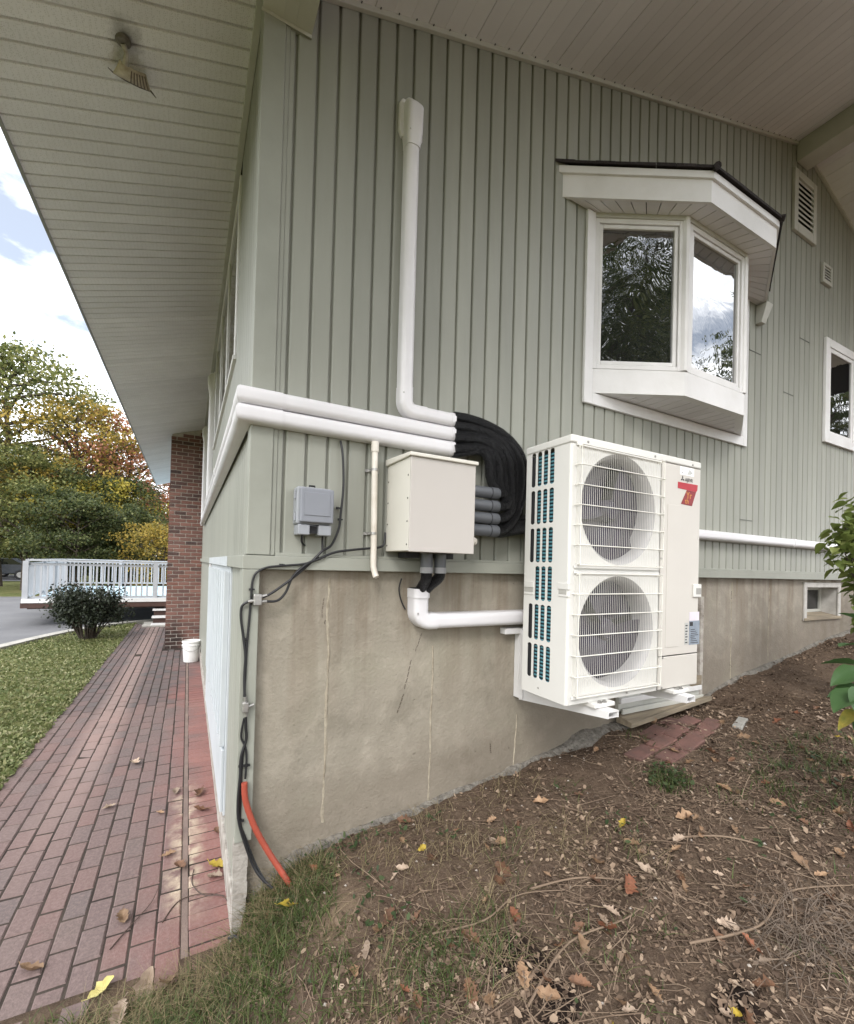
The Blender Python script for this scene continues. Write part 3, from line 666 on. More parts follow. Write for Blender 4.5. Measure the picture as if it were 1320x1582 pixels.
m = MB(); bp = [B0, B1, B2, B3]; m.prism(poly(inset(bp, -.03), zs0 + .03), poly(inset(bp, -.03), zf0)); bay = m.build('bay_window', DARK, house)
# skirt
sk = inset(bp, .004)
m = MB(); ins = inset(bp, -.05); n = 3
for i in range(3):
    a, b, c, d = sk[i], sk[i + 1], ins[i + 1], ins[i]
    m = MB(); m.prism([(*a, zs0), (*b, zs0), (*c, zs0), (*d, zs0)], [(*a, zs1), (*b, zs1), (*c, zs1), (*d, zs1)]); m.build('skirt_panel', WHITE, bay)
# underside boards
ub = inset(bp, -.012)
xx = 2.16; 
def ub_y(x):
    pts = ub
    for i in range(3):
        (x0, y0), (x1, y1) = pts[i], pts[i + 1]
        if x0 <= x <= x1: return y0 + (y1 - y0) * (x - x0) / (x1 - x0)
    return 0.0
while xx < 3.93:
    x1 = min(xx + .097, 3.95)
    m = MB(); m.prism([(xx, -.001, zs0 + .004), (x1, -.001, zs0 + .004), (x1, min(-.002, ub_y(x1)), zs0 + .004), (xx, min(-.002, ub_y(xx)), zs0 + .004)],
                      [(xx, -.001, zs0 + .02), (x1, -.001, zs0 + .02), (x1, min(-.002, ub_y(x1)), zs0 + .02), (xx, min(-.002, ub_y(xx)), zs0 + .02)]); m.build('underside_board', RAKE, bay, bevel=.002); xx += .1016
# window units: frame + sash + pane on each of the three faces
def face_unit(a, b, mg, glassm, jl, jr):
    a = Vector((*a, 0)); b = Vector((*b, 0)); u = (b - a); L = u.length; u.normalize(); nrm = Vector((u.y, -u.x, 0))
    def bx(m, s0, s1, z0, z1, d0, d1):
        p = [a + u * s0 + nrm * d1, a + u * s1 + nrm * d1, a + u * s1 + nrm * d0, a + u * s0 + nrm * d0]
        m.hexa([(q.x, q.y, z0) for q in p] + [(q.x, q.y, z1) for q in p])
    z0, z1 = zw0, zf0 - .002
    m = MB(); bx(m, jl, mg + jl, z0, z1, -.06, .0); bx(m, L - mg - jr, L - jr, z0, z1, -.06, .0); bx(m, mg + jl + .0002, L - mg - jr - .0002, z1 - .05, z1, -.06, -.001); bx(m, mg + jl + .0002, L - mg - jr - .0002, z0, z0 + .03, -.06, -.001)
    m.build('frame', WHITE, bay, bevel=.003)
    m = MB(); s = mg + jl + .003; e = L - mg - jr - .003; t = .027; zb, zt = z0 + .033, z1 - .053
    bx(m, s, s + t, zb, zt, -.05, -.010); bx(m, e - t, e, zb, zt, -.05, -.010); bx(m, s + t + .0002, e - t - .0002, zt - t, zt, -.05, -.0105); bx(m, s + t + .0002, e - t - .0002, zb, zb + t, -.05, -.0105)
    m.build('sash', WHITE, bay, bevel=.004)
    m = MB(); bx(m, s + t - .004, e - t + .004, zb + t - .004, zt - t + .004, -.034, -.026); m.build('pane', glassm, bay)
face_unit(B0, B1, .040, GLASSW, .0, .012); face_unit(B1, B2, .040, GLASS, .025, .012); face_unit(B2, B3, .045, GLASS, .03, .0)
for p_ in (B1, B2):
    m = MB(); m.tube([(p_[0], p_[1] + .012, zw0), (p_[0], p_[1] + .012, zf0)], .028, 8); m.build('mullion_post', WHITE, bay)
# wall trim round the bay
m = MB(); m.box(2.047, -.022, 2.89, 2.122, -.0005, 4.19); m.box(3.99, -.022, 2.89, 4.05, -.0005, 4.19); m.box(2.1225, -.022, 2.89, 3.9895, -.0005, 2.968); m.build('bay_casing', WHITE, bay, bevel=.003)
# fascia of the little roof, with a moulding strip along its top
fp = [F0, F1, F2, F3]; fi = inset(fp, -.02); fo = inset(fp, .016)
for i in range(3):
    m = MB(); a, b, c, d = fp[i], fp[i + 1], fi[i + 1], fi[i]
    m.prism([(*a, zf0), (*b, zf0), (*c, zf0), (*d, zf0)], [(*a, zf1 - .005), (*b, zf1 - .005), (*c, zf1 - .005), (*d, zf1 - .005)]); m.build('fascia_panel', WHITE, bay)
    m = MB(); a, b, c, d = fo[i], fo[i + 1], fi[i + 1], fi[i]
    a2, b2 = fp[i], fp[i + 1]
    m.prism([(*a, zf1 - .045), (*b, zf1 - .045), (*c, zf1 - .045), (*d, zf1 - .045)], [(*a, zf1), (*b, zf1), (*c, zf1), (*d, zf1)]); m.build('moulding', WHITE, bay)
# boards of the little soffit, radiating outwards
def strip_boards(a0, a1, b0, b1, n):
    for j in range(n):
        u0, u1 = (j + .04) / n, (j + .97) / n
        L = lambda p, q, t: (p[0] + (q[0] - p[0]) * t, p[1] + (q[1] - p[1]) * t)
        pts = [L(a0, a1, u0), L(a0, a1, u1), L(b0, b1, u1), L(b0, b1, u0)]
        m = MB(); m.prism(poly(pts, zf0 + .008), poly(pts, zf0 + .022)); m.build('soffit_board', RAKE, bay)
fi2 = inset(fp, -.0205); bi2 = inset(bp, -.004)
strip_boards(fi2[0], fi2[1], bi2[0], bi2[1], 9); strip_boards(fi2[1], fi2[2], bi2[1], bi2[2], 8); strip_boards(fi2[2], fi2[3], bi2[2], bi2[3], 9)
m = MB(); m.prism(poly(fi2, zf0 + .024), poly(fi2, zf0 + .05)); m.build('soffit_backing', DARK, bay)
m = MB()
t_ = inset(bp, .010)
for i in range(3):
    a, b, c, d = t_[i], t_[i + 1], bi2[i + 1], bi2[i]
    m.prism([(*a, zf0 - .022), (*b, zf0 - .022), (*c, zf0 - .022), (*d, zf0 - .022)], [(*a, zf0 + .007), (*b, zf0 + .007), (*c, zf0 + .007), (*d, zf0 + .007)])
m.build('head_trim', FASCIA, bay)
# shingled hip roof
ro = inset(fp, .028); rz = zf1 + .004
def rp(p, d): return (*p, d)
ridge = [(2.45, -.012), (2.95, -.012), (3.28, -.012), (3.75, -.012)]
for i in range(3):
    for c in range(4):
        u0, u1 = c / 4, (c + 1) / 4
        L = lambda t, q: tuple(ro[q][a] + (ridge[q][a] - ro[q][a]) * t for a in (0, 1))
        n = 7 if i == 1 else 8
        for s in range(n):
            w0, w1 = (s + .01) / n, (s + .99) / n
            def pt(u, w): p = L(u, i); q = L(u, i + 1); return (p[0] + (q[0] - p[0]) * w, p[1] + (q[1] - p[1]) * w)
            h0, h1 = rz + .20 * u0, rz + .20 * u1; lf = .003 + .005 * random.random()
            p = [pt(u0 - .02, w0), pt(u0 - .02, w1), pt(u1, w1), pt(u1, w0)]
            p = [(q[0], min(q[1], -.003)) for q in p]
            m = MB(); m.hexa([(*p[0], h0), (*p[1], h0), (*p[2], h1 - .004), (*p[3], h1 - .004), (*p[0], h0 + .012 + lf), (*p[1], h0 + .012 + lf), (*p[2], h1 + .004), (*p[3], h1 + .004)]); m.build('shingle', SHINGLE, bay)
m = MB(); m.prism(poly(inset(fp, .012), rz - .003), [(*r, rz + .18) for r in ridge]); m.build('roof_deck', DARK, bay)
for q in (1, 2):
    m = MB(); n = 6
    for j in range(n):
        a = Vector((*ro[q], rz + .004)); b = Vector((*ridge[q], rz + .21)); p0 = a + (b - a) * (j / n - .03); p1 = a + (b - a) * ((j + 1) / n)
        m.tube([p0 + Vector((0, -.004, .006)), p1 + Vector((0, 0, -.002))], [.024, .020], 8)
    m.build('hip_cap', SHINGLE, bay)
m = MB(); m.hexa([(4.19, -.05, 4.02), (4.26, -.05, 4.02), (4.26, -.001, 4.02), (4.19, -.001, 4.02), (4.20, -.09, 4.19), (4.30, -.09, 4.19), (4.30, -.001, 4.19), (4.20, -.001, 4.19)]); m.build('return_bracket', FASCIA, bay, bevel=.003)

# ---- right casement window
def flat_window(x0, x1, z0, z1, name, t=.085, gm=GLASS):
    m = MB(); d = -.03
    m.box(x0, d, z0, x0 + t, -.0005, z1); m.box(x1 - t, d, z0, x1, -.0005, z1); m.box(x0 + t + .0003, d, z1 - t, x1 - t - .0003, -.0005, z1); m.box(x0 + t + .0003, d, z0, x1 - t - .0003, -.0005, z0 + t)
    f = m.build(name, WHITE, house, bevel=.004)
    t2 = t + .045; m = MB()
    m.box(x0 + t + .002, -.021, z0 + t + .002, x0 + t2, -.0006, z1 - t - .002); m.box(x1 - t2, -.021, z0 + t + .002, x1 - t - .002, -.0006, z1 - t - .002)
    m.box(x0 + t2 + .0003, -.021, z1 - t2, x1 - t2 - .0003, -.0006, z1 - t - .002); m.box(x0 + t2 + .0003, -.021, z0 + t + .002, x1 - t2 - .0003, -.0006, z0 + t2)
    m.build('sash', WHITE, f, bevel=.004)
    m = MB(); m.box(x0 + t2 - .004, -.010, z0 + t2 - .004, x1 - t2 + .004, -.003, z1 - t2 + .004); m.build('pane', gm, f)
flat_window(5.515, 6.275, 3.165, 4.255, 'window')
# ---- louvred gable vents
def vent(x0, x1, z0, z1, t, n):
    m = MB(); d = -.03
    m.box(x0, d, z0, x0 + t, -.0005, z1); m.box(x1 - t, d, z0, x1, -.0005, z1); m.box(x0 + t + .0003, d, z1 - t, x1 - t - .0003, -.0005, z1); m.box(x0 + t + .0003, d, z0, x1 - t - .0003, -.0005, z0 + t)
    v = m.build('louvre_vent', FASCIA, house, bevel=.004)
    m = MB(); m.box(x0 + t, -.004, z0 + t, x1 - t, -.001, z1 - t); m.build('vent_backing', DARK, v)
    for j in range(n):
        zc = z0 + t + (z1 - z0 - 2 * t) * (j + .5) / n; h = (z1 - z0 - 2 * t) / n
        m = MB(); m.hexa([(x0 + t + .001, -.027, zc - h * .48), (x1 - t - .001, -.027, zc - h * .48), (x1 - t - .001, -.006, zc + h * .2), (x0 + t + .001, -.006, zc + h * .2), (x0 + t + .001, -.027, zc - h * .05), (x1 - t - .001, -.027, zc - h * .05), (x1 - t - .001, -.006, zc + h * .4), (x0 + t + .001, -.006, zc + h * .4)]); m.build('slat', FASCIA, v)
vent(4.805, 5.255, 5.11, 5.715, .07, 9); vent(5.417, 5.622, 4.80, 5.005, .03, 5)
# ---- basement window
m = MB(); t = .055
m.box(fx0 - .03, .008, fz0 - .03, fx0 + .03, .0218, fz1 + .03); m.box(fx1 - .03, .008, fz0 - .03, fx1 + .03, .0218, fz1 + .03); m.box(fx0 + .0302, .008, fz1 - .02, fx1 - .0302, .0218, fz1 + .03)
m.box(fx0 + .001, .0222, fz0 + .001, fx0 + .02, .2, fz1 - .001); m.box(fx1 - .02, .0222, fz0 + .001, fx1 - .001, .2, fz1 - .001); m.box(fx0 + .0202, .0222, fz1 - .02, fx1 - .0202, .2, fz1 - .001)
f = m.build('basement_window', simple('dirty_white_paint', (.50, .48, .45), (.34, .32, .29), 9, .7), house, bevel=.003)
m = MB(); m.box(fx0 + .02, .16, fz0 + .03, fx0 + .06, .198, fz1 - .0205); m.box(fx1 - .06, .16, fz0 + .03, fx1 - .02, .198, fz1 - .0205); m.box(fx0 + .0602, .16, fz1 - .055, fx1 - .0602, .198, fz1 - .0205); m.box(fx0 + .0602, .16, fz0 + .03, fx1 - .0602, .198, fz0 + .06); m.build('sash', FASCIA, f, bevel=.002)
m = MB(); m.box(fx0 + .05, .178, fz0 + .05, fx1 - .05, .184, fz1 - .05); m.build('pane', GLASSD, f)
m = MB(); m.hexa([(fx0 - .03, .0, fz0 - .03), (fx1 + .03, .0, fz0 - .03), (fx1 - .0, .16, fz0 - .0), (fx0 + .0, .16, fz0), (fx0 - .03, .0, fz0 - .005), (fx1 + .03, .0, fz0 - .005), (fx1 - .021, .16, fz0 + .03), (fx0 + .021, .16, fz0 + .03)]); m.build('sill', TIMBER, f, bevel=.002)
# ---- bulkhead sill on the foundation under the heat pump
m = MB(); m.box(2.47, -.008, .775, 3.43, .0215, .885); b = m.build('cellar_hatch', FASCIA, house, bevel=.003)
m = MB(); m.box(2.47, -.030, .835, 3.43, -.0085, .872); m.build('rail', WHITE, b, bevel=.003)
m = MB(); m.box(2.47, -.045, .765, 3.43, -.0305, .800); m.build('rail', FASCIA, b, bevel=.003)
m = MB(); m.hexa([(2.45, -.13, .700), (3.45, -.10, .765), (3.45, -.005, .768), (2.45, -.005, .705), (2.45, -.13, .735), (3.45, -.10, .800), (3.45, -.005, .7745), (2.45, -.005, .7640)]); m.build('sill', TIMBER, b, bevel=.004)
m = MB(); m.box(3.432, -.012, .70, 3.472, .0215, 1.58); m.build('jamb', PLASTER, b, bevel=.004)
m = MB(); m.box(3.30, -.028, .873, 3.43, -.0085, .95); m.build('block', TIMBER, b, bevel=.003)

# ------------------------------------------------------------------ heat pump
hp = thing('heat_pump', (1.99, -.33, 1.08), 'tall ivory heat pump unit with two stacked round fans, on brackets against the house wall', 'heat pump')
x0, x1, y0, y1, z0, z1 = 1.45, 2.545, -.5, -.165, 1.085, 2.445
# cabinet shell with real openings: front plate with two round holes, left side plate with slots
def plate_round(m, xa, xb, za, zb, cx, cz, r, y, n=48, depth=.0):
    # quad ring between circle and rectangle
    o = len(m.v)
    for j in range(n):
        a = 2 * PI * j / n; c, s = math.cos(a), math.sin(a)
        t = min(((xb - cx) / c if c > 1e-9 else (xa - cx) / c if c < -1e-9 else 1e9), ((zb - cz) / s if s > 1e-9 else (za - cz) / s if s < -1e-9 else 1e9))
        m.v.append((cx + r * c, y, cz + r * s)); m.v.append((cx + t * c, y, cz + t * s))
    for j in range(n):
        k_ = (j + 1) % n; m.f.append((o + 2 * j, o + 2 * k_, o + 2 * k_ + 1, o + 2 * j + 1))
    corners = [(xb, zb), (xa, zb), (xa, za), (xb, za)]
    for (px, pz) in corners:
        a = math.atan2(pz - cz, px - cx) % (2 * PI); j = int(a / (2 * PI) * n) % n; q = len(m.v); m.v.append((px, y, pz)); m.f.append((o + 2 * j + 1, o + 2 * ((j + 1) % n) + 1, q))
xm = 2.165; zmid = 1.775
FC = [(1.822, 2.103), (1.822, 1.442)]; FR = .300
m = MB()
plate_round(m, x0 + .012, xm, zmid, z1 - .03, *FC[0], FR, y0); plate_round(m, x0 + .012, xm, z0, zmid, *FC[1], FR, y0)
# rounded left front corner and left side with slots
for j in range(4):
    a0, a1 = PI / 2 * j / 4, PI / 2 * (j + 1) / 4; r = .012; c = (x0 + r, y0 + r)
    p = lambda a: (c[0] - r * math.sin(a), c[1] - r * math.cos(a))
    (xa, ya), (xb, yb) = p(a0), p(a1); m.add([(xa, ya, z0), (xb, yb, z0), (xb, yb, z1 - .03), (xa, ya, z1 - .03)], [(0, 1, 2, 3)])
ycol = [(-.383, -.350), (-.335, -.302), (-.288, -.255), (-.240, -.207)]
zrow = [(1.172, 1.360), (1.382, 1.577), (1.597, 1.785), (1.805, 1.994), (2.016, 2.204), (2.224, 2.420)]
yl_ = sorted({y0 + .012, y1} | {v for c in ycol for v in c}); zl_ = sorted({z0, z1 - .03} | {v for r in zrow for v in r})
for a in range(len(yl_) - 1):
    for b in range(len(zl_) - 1):
        ya, yb, za, zb = yl_[a], yl_[a + 1], zl_[b], zl_[b + 1]
        inc = any(abs(ya - c[0]) < 1e-6 for c in ycol); inr = any(abs(za - r_[0]) < 1e-6 for r_ in zrow)
        if inc and inr and not (abs(ya - ycol[3][0]) < 1e-6 and abs(za - zrow[2][0]) < 1e-6):
            # slot with rounded ends and lip
            h = (yb - ya) / 2; cy = (ya + yb) / 2; N = 6
            inner = [(cy + h * math.cos(PI * j / N), zb - .011 + .011 * math.sin(PI * j / N)) for j in range(N + 1)] + [(cy - h * math.cos(PI * j / N), za + .011 - .011 * math.sin(PI * j / N)) for j in range(N + 1)]
            o = len(m.v)
            for (yy, zz) in inner: m.v.append((x0, yy, zz))
            for (yy, zz) in inner: m.v.append((x0 + .003, yy, zz))
            n = len(inner)
            for j in range(n): m.f.append((o + j, o + (j + 1) % n, o + n + (j + 1) % n, o + n + j))
            q = len(m.v); m.v += [(x0, yb, zb), (x0, ya, zb), (x0, ya, za), (x0, yb, za)]
            for j in range(N // 2): m.f.append((q, o + j + 1, o + j)); m.f.append((q + 1, o + N // 2 + j + 1, o + N // 2 + j)); m.f.append((q + 2, o + N + 2 + j, o + N + 1 + j)); m.f.append((q + 3, o + N + 2 + N // 2 + j, o + N + 1 + N // 2 + j))
            m.f += [(q, q + 1, o + N // 2), (q + 2, q + 3, o + N + 1 + N // 2)]
        else: m.add([(x0, ya, za), (x0, yb, za), (x0, yb, zb), (x0, ya, zb)], [(0, 1, 2, 3)])
m.add([(x0, y1, z0), (x1, y1, z0), (x1, y1, z1 - .03), (x0, y1, z1 - .03)], [(0, 1, 2, 3)])
m.add([(x1, y0, z0), (x1, y1, z0), (x1, y1, z1 - .03), (x1, y0, z1 - .03)], [(0, 1, 2, 3)])
m.add([(x0, y0 + .012, z0), (x0 + .012, y0, z0), (x1, y0, z0), (x1, y1, z0), (x0, y1, z0)], [(0, 1, 2, 3, 4)])
cab = m.build('cabinet', ACW, hp)
m = MB(); m.box(x0 - .006, y0 - .007, z1 - .030, x1 + .006, y1 + .004, z1 + .012); m.build('top_cover', ACW, hp, bevel=.009, seg=3)
m = MB(); m.box(x0 + .012, y0 + .06, z0 + .02, x0 + .03, y1 - .085, z1 - .05); m.box(x0 + .06, y1 - .07, z0 + .02, xm, y1 - .03, z1 - .05); m.build('coil', COIL, hp)
m = MB(); m.box(x0 + .031, y0 + .17, z0 + .02, xm, y0 + .175, z1 - .05); m.build('dark_fan_backing', DARK, hp)  # dark sheet standing in for the shaded depth behind the fans
m = MB(); m.box(x0 + .010, y1 - .08, z0 + .02, x0 + .02, y1 - .02, z1 - .05); m.build('side_baffle', DARK, hp)
m = MB(); m.box(x0 + .0565, y0 + .22, z0 + .02, xm, y1 - .071, z1 - .05); 
m = MB(); m.box(xm - .005, y0 + .01, z0 + .01, xm, y1 - .01, z1 - .04); m.build('divider', DARK, hp)
# corner lift handle
m = MB(); m.box(x0 - .004, y0 - .004, 1.668, x0 + .012, y0 + .07, 1.702); m.box(x0 - .0035, y0 - .0035, 1.630, x0 + .010, y0 + .065, 1.642); m.build('lift_handle', ACW, hp, bevel=.003)
m = MB(); m.box(x0 - .004, -.245, 1.666, x0 + .002, -.168, 1.70); m.box(x0 - .004, -.245, 1.625, x0 + .001, -.168, 1.638); m.build('lift_handle', ACW, hp, bevel=.003)
m = MB(); m.box(x0 - .001, y0 + .0125, 1.642, x0 - .0003, y0 + .065, 1.667); m.box(x0 - .001, -.24, 1.639, x0 - .0003, -.168, 1.665); m.build('handle_recess_shade', simple('shaded_recess', (.42, .41, .38), None), hp)  # flat plates, the shade of the recess is put into their colour
# fans
for q, (cx, cz) in enumerate(FC):
    m = MB(); m.lathe([(FR, 0), (FR - .014, .012), (FR - .024, .035), (FR - .026, .07), (FR - .020, .12)], (cx, y0, cz), 48, 'y'); m.build('fan_shroud', SHROUD, hp, smooth=True)
    fan = MB(); fan.lathe([(.001, -.030), (.045, -.026), (.062, -.005), (.066, .05)], (cx, y0 + .075, cz), 24, 'y'); fo_ = fan.build('fan', FANG, hp, smooth=True)
    for b in range(3):
        bl = MB(); a0 = b * 2 * PI / 3 + .5 + q; rows = []
        for i in range(9):
            r = .06 + (.277 - .06) * i / 8; span = .98 + .04 * i / 8
            for j in range(8):
                a = a0 + span * (j / 7 - .5) * 2 - .25 * (i / 8); rows.append((cx + r * math.cos(a), y0 + .125 - .060 * j / 7 - .01 * math.sin(PI * i / 8), cz + r * math.sin(a)))
        bl.v = rows; bl.f = [(i * 8 + j, i * 8 + j + 1, i * 8 + j + 9, i * 8 + j + 8) for i in range(8) for j in range(7)]
        bl.build('blade', FANG, fo_, smooth=True)
    # wire guard: bars and fine upright wires
    gx0, gx1 = 1.492, 2.150; gz0, gz1 = (1.795, 2.405) if q == 0 else (1.128, 1.752); yf = y0 - .034
    g = MB()
    g.tube([(gx0, yf, gz0), (gx1, yf, gz0), (gx1, yf, gz1), (gx0, yf, gz1), (gx0, yf, gz0)], .0035, 6)
    for zz in (gz0 + .004, gz1 - .004):
        for xx in (gx0 + .01, gx1 - .01): g.tube([(xx, yf, zz), (xx, y0 + .002, zz)], .0045, 6)
    gd_ = g.build('fan_guard', WIRE, hp)
    for j in range(1, 6):
        zz = gz0 + (gz1 - gz0) * j / 6
        b = MB(); b.tube([(gx0 - .012, y0 + .001, zz), (gx0 - .012, yf - .001, zz), (gx0, yf - .004, zz), (gx1, yf - .004, zz), (gx1 + .004, yf, zz), (gx1 + .004, y0 + .001, zz)], .0032, 6); b.build('guard_bar', WIRE, gd_)
    wv_ = MB(); nW = 46
    for j in range(1, nW):
        xx = gx0 + (gx1 - gx0) * j / nW; wv_.tube([(xx, y0 - .006, gz1 + .004), (xx, yf, gz1 - .012), (xx, yf, gz0 + .012), (xx, y0 - .006, gz0 - .004)], .0009, 4, caps=False)
    for j in range(1, 4):
        yy = y0 - .034 * j / 4; wv_.tube([(gx0 - .006, yy, gz0 + .01), (gx0 - .006, yy, gz1 - .01)], .0016, 4)
    o = wv_.build('guard_wires', WIRE, gd_, fix=False); o['kind'] = 'stuff'
    m = MB(); m.box(gx0 - .01, y0 - .010, gz1 - .002, gx1 + .008, y0 - .001, gz1 + .016); m.build('guard_lip', ACW, hp, bevel=.004)
    m = MB(); m.box(gx0 - .01, y0 - .010, gz0 - .018, gx1 + .008, y0 - .001, gz0 + .002); m.build('guard_lip', ACW, hp, bevel=.004)
# service panels
m = MB(); m.box(xm + .003, y0 - .006, 1.282, x1, y0 - .0003, z1 - .034); m.build('service_panel', ACP, hp, bevel=.003)
m = MB(); m.box(xm + .003, y0 - .007, z0 + .004, x1, y0 - .0003, 1.276); m.build('service_panel', ACP, hp, bevel=.003)
m = MB(); m.box(2.225, y0 - .0085, 1.33, 2.35, y0 - .0063, 2.17); m.build('panel_relief', ACP, hp, bevel=.002)
m = MB(); m.box(2.482, y0 - .016, 1.622, 2.562, y0 - .0063, 1.702); gp = m.build('grip', ACW, hp, bevel=.004)
m = MB(); m.box(2.505, y0 - .0168, 1.640, 2.556, y0 - .0163, 1.678); m.build('grip_recess_shade', simple('grip_shadow', (.33, .32, .30), None), gp)  # flat plate coloured as the shadow inside the grip
# prints
Yp = y0 - .0068
m = MB(); m.box(2.335, Yp - .0006, 2.358, 2.475, Yp, 2.407); st = m.build('sticker', STICK, hp)
def text(body, x, z, size, mat, parent, y=None, shear=0.0, ext=.0003):
    cu = bpy.data.curves.new('lettering', 'FONT'); cu.body = body; cu.size = size; cu.shear = shear; cu.extrude = ext; cu.materials.append(mat)
    o = bpy.data.objects.new('lettering', cu); C.objects.link(o); o.parent = parent
    me = bpy.data.meshes.new_from_object(o); bpy.data.objects.remove(o); bpy.data.curves.remove(cu); o = bpy.data.objects.new('lettering', me); C.objects.link(o); o.parent = parent
    off = Vector((0, 0, 0)); p = parent
    while p is not None: off += ROOT.get(p.name, Vector((0, 0, 0))); p = p.parent
    o.location = Vector((x, Yp - .0012 if y is None else y, z)) - off; o.rotation_euler = (PI / 2, 0, 0); return o
text('LEV', 2.345, 2.386, .020, LTGREY, st); text('-', 2.35, 2.362, .04, INK, st)
m = MB(); m.add([(2.405, Yp - .001, 2.364), (2.428, Yp - .001, 2.398), (2.462, Yp - .001, 2.376), (2.436, Yp - .001, 2.366)], [(0, 1, 2, 3)]); m.build('mark', LTGREY, st)
# three-lobed mark with a line of lettering
em = MB()
def rhomb(m, x, z, a, s):
    d = Vector((math.cos(a), math.sin(a))); n = Vector((-d.y, d.x)); p = [Vector((x, z)), Vector((x, z)) + d * s * .5 + n * s * .29, Vector((x, z)) + d * s, Vector((x, z)) + d * s * .5 - n * s * .29]
    m.add([(q.x, Yp - .0008, q.y) for q in p] + [(q.x, Yp, q.y) for q in p], [(0, 1, 2, 3), (0, 1, 5, 4), (1, 2, 6, 5), (2, 3, 7, 6), (3, 0, 4, 7)])
for a in (90, 210, 330): rhomb(em, 2.362, 2.334, math.radians(a), .020)
em.build('emblem', INK, hp)
text('AJEVR', 2.385, 2.322, .030, INK, hp)
# big red seven
def flat(m, pts, y): n = len(pts); m.prism([(x, y - .0008, z) for x, z in pts], [(x, y, z) for x, z in pts])
m = MB(); flat(m, [(2.317, 2.312), (2.515, 2.312), (2.512, 2.280), (2.500, 2.268), (2.317, 2.274)], Yp); sv = m.build('numeral', RED, hp)
m = MB(); flat(m, [(2.500, 2.2675), (2.405, 2.2705), (2.350, 2.182), (2.460, 2.178)], Yp); m.build('numeral_stem', DRED, sv)
text('Yr', 2.398, 2.220, .058, GOLD, sv, y=Yp - .0014); text('th', 2.388, 2.188, .045, GOLD, sv, y=Yp - .0014)
m = MB(); m.box(2.455, Yp - .0006, 1.478, 2.556, Yp, 1.532); m.build('sticker', STICKP, hp)
m = MB(); m.box(2.455, Yp - .0006, 1.332, 2.562, Yp, 1.4775); lb = m.build('sticker', STICKG, hp)
m = MB(); m.box(2.460, Yp - .0012, 1.446, 2.493, Yp - .0007, 1.471); 
for i in range(8): m.box(2.47 + .002 * (i % 3), Yp - .0012, 1.342 + i * .0115, 2.55 - .012 * (i % 4), Yp - .0007, 1.346 + i * .0115)
m.build('print', INK, lb)
m = MB(); m.box(2.412, Yp - .0006, 1.336, 2.446, Yp, 1.468); l2 = m.build('sticker', LTGREY, hp)
m = MB()
for i in range(7): m.box(2.418, Yp - .0012, 1.345 + i * .017, 2.44 - .006 * (i % 2), Yp - .0007, 1.352 + i * .017)
m.build('print', INK, l2)
m = MB()
for (x, z) in ((1.56, 2.432), (2.10, 2.432), (2.46, 2.430), (2.205, 1.272), (2.20, 1.10), (2.175, 1.85), (1.90, 1.105)): m.add(*(lambda q: (q.v, q.f))(dome((x, y0 - .008, z), .006, (0, -1, 0))))
m.add(*(lambda q: (q.v, q.f))(dome((x0, -.3, 1.125), .005, (-1, 0, 0)))); m.build('screw', STEEL, hp)
# feet
for xx in (1.66, 2.31):
    m = MB(); m.box(xx - .05, y0 - .045, z0 - .022, xx + .10, y0 + .06, z0 - .001); m.build('foot', ACW, hp, bevel=.003)
    m = MB(); m.box(xx - .05, y1 - .05, z0 - .022, xx + .10, y1 + .03, z0 - .001); m.build('foot', ACW, hp, bevel=.003)
m = MB()
for xx in (1.66, 2.31):
    for dx in (0.0, .035): m.tube([(xx + dx, y0 - .03, z0 - .03), (xx + dx, y0 - .03, z0 + .012)], .007, 8); m.tube([(xx + dx, y0 - .03, z0 - .001), (xx + dx, y0 - .03, z0 + .006)], .013, 6)
m.build('bolt', STEEL, hp)

# wall brackets
def bracket(xc, zr, label, sk=0.0):
    b = thing('wall_bracket', (xc, 0, 1.03), label, 'bracket', 'brackets carrying the heat pump')
    m = MB(); m.box(xc - .055 - sk, -.022, .985, xc - .012 - sk, .0205, zr); m.box(xc - .055 - sk, -.0605, .985, xc - .049 - sk, -.0225, zr); m.build('wall_rail', WHITE, b, bevel=.002)
    m = MB(); zt = 1.060; zb0, zb1 = .975, 1.024
    # hollow C-section arm: top, two webs
    m.hexa([(xc - .048, -.60, zt - .006), (xc + .03, -.60, zt - .006), (xc + .03 - sk, -.0225, zt - .006), (xc - .048 - sk, -.0225, zt - .006), (xc - .048, -.60, zt), (xc + .03, -.60, zt), (xc + .03 - sk, -.0225, zt), (xc - .048 - sk, -.0225, zt)])
    for xa in (xc - .048, xc + .025): m.hexa([(xa, -.60, zb1), (xa + .005, -.60, zb1), (xa + .005 - sk, -.0225, zb0), (xa - sk, -.0225, zb0), (xa, -.60, zt - .0062), (xa + .005, -.60, zt - .0062), (xa + .005 - sk, -.0225, zt - .0062), (xa - sk, -.0225, zt - .0062)])
    m.hexa([(xc - .0428, -.595, zb1), (xc + .0248, -.595, zb1), (xc + .0248 - sk, -.0225, zb0), (xc - .0428 - sk, -.0225, zb0), (xc - .0428, -.595, zb1 + .005), (xc + .0248, -.595, zb1 + .005), (xc + .0248 - sk, -.0225, zb0 + .005), (xc - .0428 - sk, -.0225, zb0 + .005)])
    m.build('arm', WHITE, b)
    return b
b1 = bracket(1.69, 1.40, 'white steel bracket arm nearer the house corner under the heat pump', .09)
m = MB(); m.box(1.43, -.035, 1.375, 2.5, .0205, 1.41); m.build('cross_rail', WHITE, b1, bevel=.003)
bracket(2.345, 1.374, 'white steel bracket arm under the service panel end of the heat pump')

